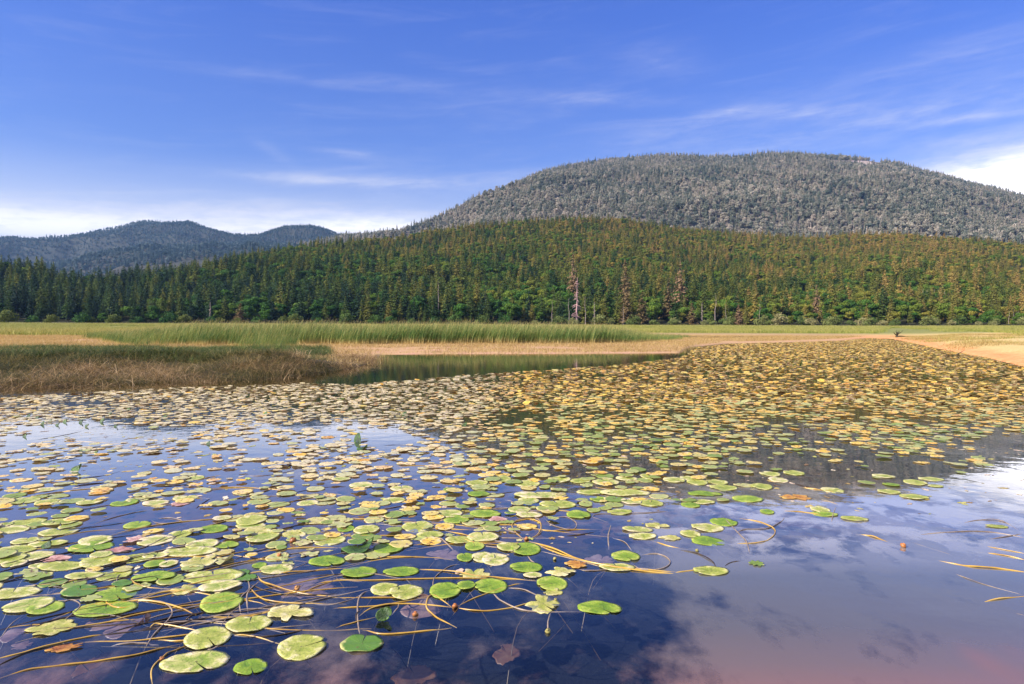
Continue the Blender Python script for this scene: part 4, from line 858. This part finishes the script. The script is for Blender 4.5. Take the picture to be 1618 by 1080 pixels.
sz = np.concatenate([np.full(len(PX), 1.0), np.full(len(PX2), 1.15)]); PX = np.concatenate([PX, PX2]); PY = np.concatenate([PY, PY2])
u_, v_ = uv0(PX, PY)
cov = coverage(PX, PY, u_, v_)
cl = fbm(PX * 0.9, PY * 0.6, 71, 4); cl = np.clip((cl - 0.5) * 2.0 + 0.5, 0, 1)
keep = (v_ < LOW(u_) + 10 * (cl - .5)) & (v_ > FARB(u_)) & (0.62 * cl + 0.38 * rp.rand(len(PX)) < cov) & (u_ > -60) & (u_ < 1680)
keep &= rp.rand(len(PX)) < np.where(PY < 10, 0.85, 0.9)
PX, PY, sz, u_, v_ = PX[keep], PY[keep], sz[keep], u_[keep], v_[keep]
rad = (0.040 + 0.072 * rp.rand(len(PX)) ** 0.8) * sz * np.where(PY < 7, 0.95, 1.0)
hx = np.array([p[0] for p in placed]); hy = np.array([p[1] for p in placed]); hr = np.array([p[2] for p in placed])
order = np.argsort(PY); good = []
for i in order:
    if PY[i] < 8.5 and np.any((hx - PX[i]) ** 2 + (hy - PY[i]) ** 2 < (0.52 * (hr + rad[i])) ** 2): continue
    if PY[i] < 8.5:
        hx = np.append(hx, PX[i]); hy = np.append(hy, PY[i]); hr = np.append(hr, rad[i] * 0.8)
    good.append(i)
good = np.array(good); PX, PY, rad, u_, v_ = PX[good], PY[good], rad[good], u_[good], v_[good]
inv = (u_ > 5) & (u_ < 1613)
rk = np.argsort(-(rad / PY) * inv); n_more = 300 - n_hero
print('pads', len(PX), 'hero', n_hero, 'more', n_more)
im = np.zeros(len(PX), bool); im[rk[:n_more]] = True
allp = pads + pads + ragged + BLOT[:2]
for i in np.where(im)[0]:
    me = allp[rp.randint(0, len(allp))]
    o = link('lily_pad', me, loc=(PX[i], PY[i], 0.001 + 0.007 * rp.rand())); o.scale = (rad[i], rad[i] * rp.uniform(0.85, 1.1), rad[i])
    o.rotation_euler = (rp.normal() * 0.022, rp.normal() * 0.022, rp.rand() * 6.28)
    lb, gr = GRPS[pad_group(u_[i], v_[i])]
    tag(o, ('tan-blotched ' if me in BLOT else 'torn mottled ' if me in ragged else 'mottled yellow-green ') + lb, 'lily pad', gr)
st = ~im; n = st.sum()
gold_pads = [pad_mesh(980 + i, 1 + i, k_) for i, k_ in enumerate(['round', 'round', 'ragged', 'curled'])]
scl = np.stack([rad[st], rad[st] * rp.uniform(0.8, 1.1, n), rad[st]], 1)
pick = rp.randint(0, 9, n); far = PY[st] > 14
pick = np.where(far & (rp.rand(n) < 0.10), 9, pick)
o = scatter('lily_pads', np.stack([PX[st], PY[st], 0.004 + 0.02 * rp.rand(n)], 1), rad[st], rp.rand(n) * 6.28, pick, protos_of('pad', pads + ragged + [curled[0], curled[1]][:0] + [pads[0], curled[0]][0:0] + BLOT[:1] * 0 + [gold_pads[0], gold_pads[2], gold_pads[3]]), tilt=rp.normal(size=(n, 2)) * np.where(far, 0.10, 0.03)[:, None], scl3=scl)
tag(o, 'dense mat of golden and green lily pads spreading to the far shore', 'lily pads', kind='stuff')

# torn leaf scraps, seeds and weed floating between the pads
m_scrap = foliage('leaf_scraps', [(0.0, (0.16, 0.08, 0.03)), (0.3, (0.55, 0.38, 0.12)), (0.55, (0.40, 0.42, 0.08)), (0.8, (0.70, 0.50, 0.36)), (1.0, (0.72, 0.62, 0.42))], rnd=1.0, rough=0.4, trans=0.1)
scr = [pad_mesh(1100 + i, i * 1.1, 'ragged', m_scrap) for i in range(4)]
SX, SY = jgrid(-14, 12, 3.2, 15, 0.11, 95); su, sv = uv0(SX, SY); sr = np.random.RandomState(96)
sk_ = (sv < LOW(su) + 50) & (sv > 640) & (su > -40) & (su < 1660) & (sr.rand(len(SX)) < 0.42 * sstep(0.38, 0.62, fbm(SX * 1.3, SY * 0.9, 97)) * np.where(su > 900, 0.45, 1))
SX, SY = SX[sk_], SY[sk_]; n = len(SX); q = 0.008 + 0.030 * sr.rand(n) ** 2.5
o = scatter('leaf_scraps', np.stack([SX, SY, np.full(n, 0.0015)], 1), q, sr.rand(n) * 6.28, sr.randint(0, 4, n), protos_of('scrap', scr), scl3=np.stack([q * (1 + 1.5 * sr.rand(n)), q, q], 1))
tag(o, 'torn yellow and pinkish leaf scraps drifting between the lily pads', 'leaf scraps', kind='stuff'); print('scraps', n)

# ------------------------------------------------------------------ floating stems
m_ochre, t, out = new_mat('ochre_stem'); pos = t.node('ShaderNodeNewGeometry').outputs['Position']
principled(t, out, t.ramp(t.noise(pos, 4, 4, 0.6), [(0.3, (0.20, 0.10, 0.02)), (0.5, (0.50, 0.29, 0.04)), (0.75, (0.66, 0.44, 0.12))]), 0.3, spec=0.6)
m_dstem = solid_pad('dark_stem', [(0.015, 0.010, 0.008), (0.05, 0.03, 0.015), (0.12, 0.07, 0.03)])
m_lstem = solid_pad('pale_stem', [(0.16, 0.11, 0.08), (0.30, 0.22, 0.16), (0.44, 0.34, 0.25)])
SM = {'o': m_ochre, 'd': m_dstem, 'l': m_lstem}
def stem(pts, rad, kind, label, group=None, z=0.002, arch=None):
    P = [gp(x, y) for x, y in pts]
    P = np.array(P); P[:, 2] = z
    if arch: P[1:-1, 2] += arch
    P[0, 2] -= rad * 2; P[-1, 2] -= rad * 2
    Q = spline(P, 7); q_ = np.arange(len(Q)); Q[:, 2] += rad * 0.9 * (vnoise(q_ * 0.35 + pts[0][0], q_ * 0 + pts[0][1], 3) * 2 - 0.7); rr_ = np.full(len(Q), rad) * np.interp(np.arange(len(Q)), [0, len(Q) * .15, len(Q) * .85, len(Q) - 1], [0.35, 1, 0.9, 0.3]) * (0.8 + 0.4 * vnoise(q_ * 0.5 + pts[0][1], q_ * 0, 8))
    base = Q[len(Q) // 2].copy(); base[2] = 0; V, F = tube(Q - base, rr_, 7)
    o = link('floating_stem', mesh_np('floating_stem', V, F, SM[kind], smooth=True), loc=base)
    return tag(o, label, 'stem', group)
def s1_(L): return [(x / 2.996, 740 + y / 2.996) for x, y in L]
def s2_(L): return [(540 + x / 2.996, 740 + y / 2.996) for x, y in L]
def s3_(L): return [(1078 + x / 2.996, 740 + y / 2.996) for x, y in L]
STEMS = [(s1_([(-40, 1000), (150, 950), (400, 920), (640, 885), (860, 825)]), .0055, 'o', 'long ochre stem sweeping up from the lower left corner'), (s1_([(-40, 905), (120, 870), (330, 815), (520, 778)]), .005, 'o', 'ochre stem above the lowest left one, ending near a torn leaf'),
         (s1_([(-40, 950), (60, 900), (200, 850), (420, 815)]), .0035, 'd', 'dark thin stem just below the orange decaying leaf'), (s1_([(725, 1040), (720, 950), (790, 880), (860, 850), (900, 820)]), .0045, 'o', 'ochre stem curving down to the bottom from the nearest pad'),
         (s1_([(590, 620), (700, 625), (790, 645), (815, 690), (770, 745), (720, 800), (680, 860)]), .005, 'l', 'pale stem bending in an S beside the two touching green pads'), (s1_([(620, 622), (720, 630), (830, 655), (930, 690)]), .006, 'o', 'ochre double strand right of the two touching green pads'),
         (s1_([(700, 760), (740, 738), (840, 750), (960, 768)]), .005, 'o', 'hooked ochre stem ending at the yellow-green pad'), (s1_([(1090, 785), (1200, 795), (1340, 830)]), .0045, 'o', 'ochre stem joining two olive pads near the bottom'), (s1_([(640, 500), (625, 530), (680, 560), (860, 568)]), .005, 'o', 'ochre loop around a green pad'),
         (s1_([(1175, 690), (1170, 600), (1200, 560), (1230, 530)]), .006, 'l', 'upright pale stem rising from the olive pad'), (s1_([(1140, 690), (1135, 620), (1180, 570), (1170, 510)]), .0055, 'l', 'second upright pale stem crossing the first'), (s1_([(1215, 500), (1250, 540), (1400, 585), (1640, 612)]), .006, 'o', 'long ochre stem running right from the crossing stems'),
         (s1_([(1180, 560), (1230, 610), (1330, 635), (1640, 638)]), .005, 'o', 'lower of two long ochre stems running right'), (s1_([(1160, 540), (1300, 590), (1450, 600), (1640, 590)]), .004, 'd', 'thin dark stem between the two long ochre stems'), (s1_([(830, 765), (900, 700), (960, 680), (1080, 600)]), .0045, 'd', 'dark stem with a knot crossing toward the tilted pad'),
         (s1_([(950, 700), (1080, 705), (1200, 700)]), .0035, 'o', 'short ochre stem behind the olive pad'), (s1_([(1040, 750), (1100, 680), (1150, 640)]), .0035, 'l', 'pale thin stem between tilted pad and olive pad'), (s1_([(0, 805), (50, 740), (110, 690)]), .0035, 'l', 'thin pale stem slanting down at the left edge'),
         (s1_([(280, 640), (340, 622), (380, 650), (330, 700), (290, 720)]), .004, 'l', 'pale hooked stem above the torn yellow pad'), (s1_([(-40, 555), (100, 520), (250, 490)]), .004, 'd', 'dark stem over the broad olive pads at the left edge'), (s1_([(-40, 480), (60, 455), (160, 440), (330, 400)]), .0045, 'd', 'dark stem crossing the pads left of the pink leaf'),
         (s1_([(300, 520), (480, 470), (700, 430), (920, 400)]), .0045, 'd', 'long dark stem slanting up past the centre-left pads'), (s1_([(250, 590), (450, 570), (640, 545)]), .004, 'o', 'ochre stem behind the two touching green pads'), (s1_([(90, 385), (250, 330), (450, 270)]), .0045, 'd', 'dark stem pointing up to the open blue patch'), (s1_([(180, 345), (400, 300), (590, 285)]), .0035, 'o', ''),
         (s1_([(1180, 380), (1190, 330), (1240, 290)]), .004, 'l', ''), (s1_([(1100, 410), (1300, 432), (1450, 405)]), .004, 'o', ''), (s1_([(1180, 400), (1400, 378), (1640, 372)]), .0055, 'o', 'ochre stem crossing above the right green pad'), (s1_([(1240, 500), (1400, 490), (1640, 470)]), .005, 'o', ''), (s1_([(1380, 610), (1500, 560), (1640, 510)]), .005, 'o', 'ochre stem rising to the right with a rusty node'),
         (s1_([(710, 240), (760, 262), (860, 250), (800, 235), (720, 240)]), .004, 'l', 'pale flattened stem loop in the open blue patch'), (s1_([(550, 560), (560, 510), (610, 490)]), .0035, 'l', ''), (s1_([(420, 425), (412, 400)]), .006, 'l', ''), (s1_([(1330, 620), (1400, 570), (1440, 545)]), .004, 'o', ''),
         (s1_([(700, 90), (850, 80), (930, 72)]), .005, 'd', ''), (s1_([(0, 150), (80, 130), (130, 100)]), .004, 'd', ''), (s1_([(300, 95), (420, 75), (600, 60)]), .006, 'd', ''), (s1_([(920, 195), (960, 165), (1000, 140)]), .004, 'd', '')]
STEMS += [(s2_([(-40, 520), (150, 530), (500, 520), (920, 525)]), .0045, 'o', 'nearly straight ochre stem below the flat green pads'), (s2_([(290, 470), (480, 485), (700, 515), (920, 528)]), .006, 'o', 'thick ochre stem from a green pad to the round green pad'), (s2_([(70, 700), (150, 660), (300, 640), (530, 655)]), .0055, 'o', 'arching ochre stem left of the brown stem knot'),
          (s2_([(530, 655), (650, 675), (800, 660), (900, 630)]), .0045, 'o', 'ochre stem running right from the brown stem knot'), (s2_([(530, 658), (640, 610), (780, 560), (860, 540)]), .0045, 'o', 'ochre stem rising right from the brown stem knot'), (s2_([(545, 750), (440, 700), (400, 650), (430, 600), (530, 658)]), .0055, 'o', 'curved stem hooking round below the heart-shaped pad'),
          (s2_([(710, 580), (760, 630), (880, 675), (1140, 675)]), .0055, 'l', 'smooth stem from the row of three to the farthest oval pad'), (s2_([(780, 562), (860, 575), (930, 600)]), .0045, 'l', 'short pale stem reaching the crinkled yellow pad'), (s2_([(100, 760), (200, 785), (350, 775), (520, 750)]), .0055, 'o', 'ochre stem bowed out beside the butterfly-split pad'),
          (s2_([(88, 800), (75, 700), (85, 610), (150, 560)]), .006, 'l', 'upright dark pale stalk above the butterfly-split pad'), (s2_([(70, 730), (70, 690), (110, 650)]), .005, 'd', 'short dark stem hooked beside the upright stalk'), (s2_([(235, 690), (265, 660), (270, 630)]), .004, 'l', 'short pale stem under the olive notched pad'),
          (s2_([(-40, 660), (100, 655), (250, 640), (420, 600)]), .0045, 'o', ''), (s2_([(-40, 610), (200, 612), (400, 610)]), .0045, 'o', ''), (s2_([(-30, 750), (60, 730), (160, 700)]), .004, 'o', ''), (s2_([(430, 580), (440, 520), (500, 470), (560, 450)]), .004, 'l', ''),
          (s2_([(880, 340), (1000, 380), (1150, 440), (1400, 485), (1660, 500)]), .0075, 'o', 'thickest ochre stem, running from the tangle to the right'), (s2_([(900, 350), (1050, 410), (1230, 455), (1450, 482), (1660, 490)]), .0055, 'o', 'ochre stem lying along the thickest one'), (s2_([(940, 390), (1100, 430), (1220, 460)]), .004, 'l', 'pale strand under the thickest ochre stem'),
          (s2_([(870, 340), (820, 300), (810, 260), (880, 240), (940, 260), (930, 310), (870, 340)]), .005, 'o', 'round ochre loop in the stem tangle'), (s2_([(870, 345), (830, 310), (770, 280), (860, 235), (930, 240), (945, 300), (890, 340)]), .0045, 'l', 'wide pale loop in the stem tangle'), (s2_([(760, 270), (830, 250), (900, 235)]), .005, 'o', ''),
          (s2_([(930, 290), (1000, 295), (1100, 290), (1230, 285)]), .005, 'o', 'straight ochre stem right of the tangle'), (s2_([(960, 235), (1060, 230), (1110, 260), (1090, 290), (1000, 270), (960, 235)]), .004, 'l', 'thin pale oval loop right of the tangle'), (s2_([(1030, 320), (1120, 315), (1225, 295)]), .0055, 'd', 'short thick dark stem right of the tangle'),
          (s2_([(1265, 380), (1262, 320), (1275, 265)]), .006, 'l', 'upright pale bent stem standing out of the blue water'), (s2_([(1280, 325), (1340, 350), (1375, 390)]), .004, 'l', ''), (s2_([(1400, 410), (1500, 405), (1555, 440), (1520, 475), (1420, 480), (1370, 445)]), .0048, 'l', 'large pale loop beside the right green pad'),
          (s2_([(1120, 475), (1180, 485), (1400, 475), (1640, 495)]), .004, 'l', ''), (s2_([(880, 410), (900, 440), (960, 475)]), .005, 'l', ''), (s2_([(560, 320), (620, 350), (740, 362), (850, 345)]), .0055, 'o', 'ochre stem curving into the tangle from the left'), (s2_([(480, 290), (600, 320), (700, 345)]), .0055, 'o', ''), (s2_([(425, 345), (470, 335), (530, 385)]), .007, 'l', 'thick pale stem arched over a red stained pad'),
          (s2_([(-40, 440), (200, 420), (430, 420)]), .005, 'o', ''), (s2_([(-40, 320), (150, 318), (300, 315)]), .005, 'o', ''), (s2_([(-40, 240), (150, 240), (350, 240)]), .0055, 'o', ''), (s2_([(-40, 350), (200, 352), (420, 350)]), .004, 'l', ''), (s2_([(200, 300), (260, 285), (315, 262)]), .004, 'd', ''), (s2_([(160, 310), (190, 345)]), .006, 'l', ''),
          (s2_([(580, 455), (620, 430), (630, 395)]), .005, 'd', ''), (s2_([(800, 255), (900, 285), (1260, 320)]), .004, 'o', ''), (s2_([(1460, 335), (1540, 365), (1640, 382)]), .0045, 'o', ''), (s2_([(1180, 235), (1220, 215), (1420, 212), (1560, 200)]), .004, 'l', ''), (s2_([(590, 270), (650, 280), (720, 290)]), .003, 'l', ''), (s2_([(230, 95), (260, 75), (310, 65)]), .005, 'd', ''), (s2_([(600, 140), (700, 125), (860, 105)]), .006, 'd', ''),
          (s2_([(1270, 100), (1400, 100), (1560, 112)]), .008, 'o', 'thick ochre stem at the foot of the dark reflection'), (s2_([(650, 190), (780, 190), (810, 160), (770, 145)]), .004, 'l', '')]
STEMS += [(s3_([(-60, 495), (60, 480), (150, 460)]), .0055, 'o', 'ochre stem bundle end at the yellow-green pad'), (s3_([(-60, 380), (60, 400), (140, 440), (160, 470)]), .005, 'd', 'dark stem curving down to the yellow-green pad'), (s3_([(190, 470), (230, 445), (290, 435)]), .006, 'd', 'short dark curled stem right of the yellow-green pad'), (s3_([(325, 430), (305, 350), (270, 310), (180, 215)]), .0045, 'l', 'pale stem holding the star-shaped leaf'),
          (s3_([(240, 232), (330, 245), (400, 265), (440, 295), (420, 330), (360, 352), (230, 355)]), .0055, 'o', 'wide ochre loop left of the cloudy water'), (s3_([(235, 320), (290, 290), (400, 285), (470, 250), (485, 225)]), .0045, 'l', 'pale stem crossing the wide ochre loop'), (s3_([(465, 200), (560, 205), (700, 225)]), .004, 'o', ''), (s3_([(705, 265), (715, 215), (730, 175)]), .005, 'l', 'upright pale stem at the mountain reflection tip'),
          (s3_([(620, 152), (700, 158), (760, 180)]), .005, 'l', ''), (s3_([(820, 308), (880, 318), (930, 332), (1040, 370)]), .006, 'o', 'brown stem with a rusty bud in the cloudy water'), (s3_([(970, 336), (1050, 338)]), .006, 'o', ''), (s3_([(1195, 432), (1350, 462), (1500, 475), (1660, 495)]), .0065, 'o', 'long brown stem drifting in from the right edge'), (s3_([(1415, 634), (1500, 618), (1660, 600)]), .0055, 'o', 'lowest brown stem at the right edge'),
          (s3_([(1050, 322), (1250, 302), (1450, 300), (1660, 335)]), .005, 'l', 'long pale stem above the drifting brown one'), (s3_([(1280, 270), (1400, 245), (1520, 252), (1640, 325)]), .0045, 'l', ''), (s3_([(1420, 395), (1540, 415), (1660, 440)]), .0055, 'o', ''), (s3_([(1450, 335), (1550, 320), (1650, 300)]), .004, 'l', ''), (s3_([(1250, 480), (1400, 540), (1620, 600)]), .003, 'l', ''), (s3_([(1440, 650), (1620, 695)]), .003, 'l', ''),
          (s3_([(1090, 350), (1280, 410)]), .003, 'l', ''), (s3_([(1430, 365), (1520, 385), (1640, 405)]), .003, 'o', ''), (s3_([(500, 62), (580, 85), (680, 108)]), .006, 'd', ''), (s3_([(560, 88), (640, 100), (740, 112)]), .007, 'o', ''), (s3_([(640, 120), (720, 130)]), .004, 'l', '')]
for (pts, rad_, kd, lab) in STEMS:
    dist = gp(*pts[len(pts) // 2])[1]
    nm = {'o': 'ochre', 'd': 'dark', 'l': 'pale'}[kd]
    stem(pts, rad_ * 0.85, kd, lab or nm + ' thin stem drifting among the pads', None if lab else nm + ' stems drifting among the pads')
r = np.random.RandomState(45)
for k in range(46):                                       # drifted dead reed stalks, all combed the same way by the wind
    y = r.uniform(775, 1010); x = r.uniform(-60, 430) * (1 if y < 900 else 0.7); L = r.uniform(110, 300) * (0.35 + (y - 640) / 380); a = -0.20 + r.normal() * 0.05; bend = r.normal() * 8; kd = 'ddol'[r.randint(0, 4)]
    nm = {'o': 'ochre', 'd': 'dark', 'l': 'pale'}[kd]
    stem([(x + L * q, y + L * a * q + bend * math.sin(PI * q)) for q in (0, .3, .6, .8, 1)], r.uniform(.002, .0045), kd, nm + ' straight reed stalk drifting slantwise between the left pads', nm + ' reed stalks drifting slantwise', z=0.001)
r = np.random.RandomState(44)
for k in range(110):
    y = 690 + 330 * r.rand() ** 1.15; x = r.uniform(-20, np.interp(y, [690, 800, 900, 1020], [1000, 900, 640, 300]))
    L = r.uniform(30, 190) * (0.4 + (y - 620) / 300); a = r.normal() * 0.08 - 0.10 * (x < 560); kd = 'odlo'[r.randint(0, 4)]
    bend = r.normal() * 14 * (y - 620) / 300
    pts = [(x + L * q, y + L * a * q + bend * math.sin(PI * q)) for q in (0, .35, .7, 1)]
    nm = {'o': 'ochre', 'd': 'dark', 'l': 'pale'}[kd]
    stem(pts, r.uniform(.0025, .0048), kd, nm + ' thin stem drifting among the pads', nm + ' stems drifting among the pads', z=-0.001)

# ------------------------------------------------------------------ buds and seed heads
m_bud = solid_pad('bud_skin', [(0.16, 0.14, 0.03), (0.28, 0.24, 0.06), (0.42, 0.34, 0.12)]); m_rust = solid_pad('rusty_bud', [(0.20, 0.06, 0.02), (0.45, 0.16, 0.04), (0.55, 0.30, 0.10)])
def bud(x, y, s, mat, label):
    r = np.random.RandomState(int(x)); n = 9; V = []; 
    prof = [(0.0, -0.6), (0.55, -0.5), (0.95, -0.1), (1.0, 0.25), (0.7, 0.62), (0.42, 0.75), (0.55, 0.92), (0.0, 0.98)]
    for (q, z) in prof:
        for k in range(n): a = k / n * 2 * PI; w = 1 + 0.10 * math.cos(3 * a); V.append((q * w * math.cos(a), q * w * math.sin(a), z))
    F = []
    for i in range(len(prof) - 1):
        for k in range(n): F.append((i * n + k, i * n + (k + 1) % n, (i + 1) * n + (k + 1) % n, (i + 1) * n + k))
    p = gp(x, y); o = link('lily_bud', mesh_np('lily_bud', np.array(V) * s, np.array(F), mat, smooth=True), loc=(p[0], p[1], s * 0.4)); o.rotation_euler = (0.5, 0.3, x)
    return tag(o, label, 'bud')
bud(866, 999, .016, m_bud, 'small green-brown bud below the crinkled straw yellow pad')
bud(878, 946 + 2, .010, m_bud, 'tiny bud at the lower rim of the crinkled straw yellow pad')
bud(719, 960, .018, m_rust, 'brown knot where three ochre stems meet'); bud(656, 973, .018, m_rust, 'yellow-brown seed head half sunk left of the stem knot')
bud(1427, 864, .022, m_rust, 'rusty bud at the end of a stem in the cloudy water'); bud(877, 884, .014, m_bud, 'small bud left of the bright orange leaf')
bud(463, 856, .026, m_rust, 'brown seed head on the crumpled yellow pad'); bud(441, 879, .018, m_rust, 'orange-brown seed head beside a crossing ochre stem'); bud(470, 931, .018, m_rust, 'rusty node on the rising ochre stem')
bud(256, 1042, .012, m_rust, 'tiny brown knot left of the large yellow-blotched nearest pad'); bud(1101, 871, .014, m_bud, 'dark bud hanging by the second small-group pad'); bud(832, 853, .018, m_rust, 'orange knot at the centre of the stem tangle')
stem([(870, 967), (866, 982), (866, 997)], .0045, 'l', 'short curved stalk joining the straw yellow pad and its bud')

# ------------------------------------------------------------------ sunken leaves
m_sunk = solid_pad('sunken_leaf', [(0.14, 0.07, 0.05), (0.28, 0.16, 0.13), (0.40, 0.26, 0.21)]); m_sunko = solid_pad('sunken_orange_leaf', [(0.07, 0.025, 0.01), (0.14, 0.06, 0.025), (0.18, 0.10, 0.05)])
sunk = [pad_mesh(990 + i, 1.3 * i, 'ragged' if i == 1 else 'curled', m_sunk) for i in range(3)]; sunko = pad_mesh(995, 2.0, 'ragged', m_sunko)
for (x, y, w, h, k, lab) in [(205, 992, 66, 34, 0, 'pinkish leaf sunk under the water below the two touching green pads'), (485, 930, 100, 40, 1, 'large sunken pinkish leaf under the long ochre stems'), (705, 876, 56, 22, 1, 'pink sunken leaf beside the thick arched stem'), (150, 1045, 40, 50, 9, 'orange brown leaf sunk deep in the lower left'),
                             (665, 965, 60, 24, 2, 'reddish sunken leaf around the half sunk seed head'), (32, 1002, 50, 26, 0, 'dull pink leaf sunk near the left edge'), (655, 1065, 80, 44, 9, 'blurred orange leaf deep under the bottom edge'), (800, 1030, 50, 40, 9, 'dim reddish leaf deep in the cloudy water'), (950, 884, 46, 16, 1, 'pink sunken leaf left of the right green pad'),
                             (165, 985, 50, 24, 2, 'faint mauve sunken leaf left of the larger pinkish one'), (35, 1020, 30, 16, 1, 'small faint sunken leaf in the lower left corner'), (310, 872 + 60, 40, 18, 2, 'faint sunken leaf beneath the pale S-shaped stem')]:
    z = -0.05 if k != 9 else -0.2
    p = gp(x, y, z); me = sunko if k == 9 else sunk[k]
    o = link('sunken_leaf', me, loc=p); rx = w / 2 / FPX * math.hypot(p[1], EYE); ry = abs(gp(x, y - h / 2, z)[1] - gp(x, y + h / 2, z)[1]) / 2; o.scale = (rx, ry, rx); tag(o, lab, 'sunken leaf')

# ------------------------------------------------------------------ driftwood on the right bank
mb = MB(); r = np.random.RandomState(3)
for k in range(9):
    a = r.uniform(-0.9, 0.9); L = r.uniform(0.6, 1.6)
    P = spline([(0, 0, -0.2), (0.25 * a, 0.1, 0.4 * L), (0.8 * a * L, r.normal() * .3, 0.75 * L), (1.1 * a * L, r.normal() * .4, L)], 4); mb.add(*tube(P, np.linspace(0.14, 0.02, len(P)), 6))
P = spline([(-0.3, 0, 0.1), (0.9, 0.2, 0.25), (2.2, 0.1, 0.12), (3.6, -0.2, 0.05)], 5); mb.add(*tube(P, np.linspace(0.16, 0.04, len(P)), 7))
m_drift = bark('wet_driftwood', (0.025, 0.02, 0.012), (0.08, 0.075, 0.04))
Yd = 112.0; pd = at_depth(1418, 520, Yd)
o = link('driftwood_stump', mb.mesh('driftwood_stump', m_drift, True), loc=(pd[0], Yd, float(land_h(pd[0], Yd)))); tag(o, 'dark branching stump where the mud bank meets the marsh grass', 'stump')
o.scale = (0.75, 0.75, 0.8)
mb = MB()
for q in ([(-1.2, 0, .02), (0, .1, .08), (1.3, 0, .03)], [(0, .1, .08), (.5, .2, .35), (.9, .2, .55)], [(.3, .1, .06), (.1, -.2, .3)]):
    P = spline(q, 4); mb.add(*tube(P, np.linspace(0.05, 0.015, len(P)), 6))
p = gp(1522, 563); o = link('stranded_branch', mb.mesh('stranded_branch', m_drift, True), loc=(p[0], p[1] + .6, 0.0)); tag(o, 'small forked dark branch lying at the edge of the orange mud', 'branch'); o.scale = (0.6, 0.6, 0.6)
mb = MB()
for k in range(14):
    x0 = r.uniform(-7, 5); P = spline([(x0, r.normal() * .6, .02), (x0 + 1.6, r.normal() * .6, .12), (x0 + 3.2, r.normal() * .6, .25 * r.rand())], 4); mb.add(*tube(P, np.linspace(0.06, 0.02, len(P)), 5))
p = gp(1125, 534); o = link('fallen_branches', mb.mesh('fallen_branches', m_drift, True), loc=(p[0], p[1], 0.06)); tag(o, 'dark tangle of driftwood lying on the tan flat beyond the golden mat', 'driftwood')

# ------------------------------------------------------------------ haze
HAZE = 5.5e-5
m_haze, t, out = new_mat('haze_air')
pv = t.node('ShaderNodeVolumePrincipled'); pv.inputs['Color'].default_value = (0.36, 0.60, 1.0, 1); pv.inputs['Density'].default_value = HAZE; pv.inputs['Anisotropy'].default_value = 0.2
t.l.new(pv.outputs[0], out.inputs['Volume'])
b = 31000.0
V = np.array([(x, y, z) for x in (-b, b) for y in (-b, b) for z in (-6.0, 900.0)])
F = np.array([(0, 1, 3, 2), (4, 6, 7, 5), (0, 4, 5, 1), (2, 3, 7, 6), (0, 2, 6, 4), (1, 5, 7, 3)])
if HAZE > 0:
    o = link('haze', mesh_np('haze', V, F, m_haze)); tag(o, 'thin blue air haze over the valley', 'haze', kind='stuff')

# ------------------------------------------------------------------ render settings
sc.view_settings.view_transform = 'Standard'; sc.view_settings.look = 'None'; sc.view_settings.gamma = 1; sc.view_settings.exposure = 0.85
cy = sc.cycles if hasattr(sc, 'cycles') else None
sc.render.engine = 'CYCLES'; cy = sc.cycles
cy.use_denoising = True; cy.max_bounces = 6; cy.diffuse_bounces = 2; cy.glossy_bounces = 3; cy.transparent_max_bounces = 12; cy.volume_bounces = 0
cy.sample_clamp_indirect = 4.0; cy.caustics_reflective = False; cy.caustics_refractive = False
try: cy.denoiser = 'OPENIMAGEDENOISE'
except Exception: pass
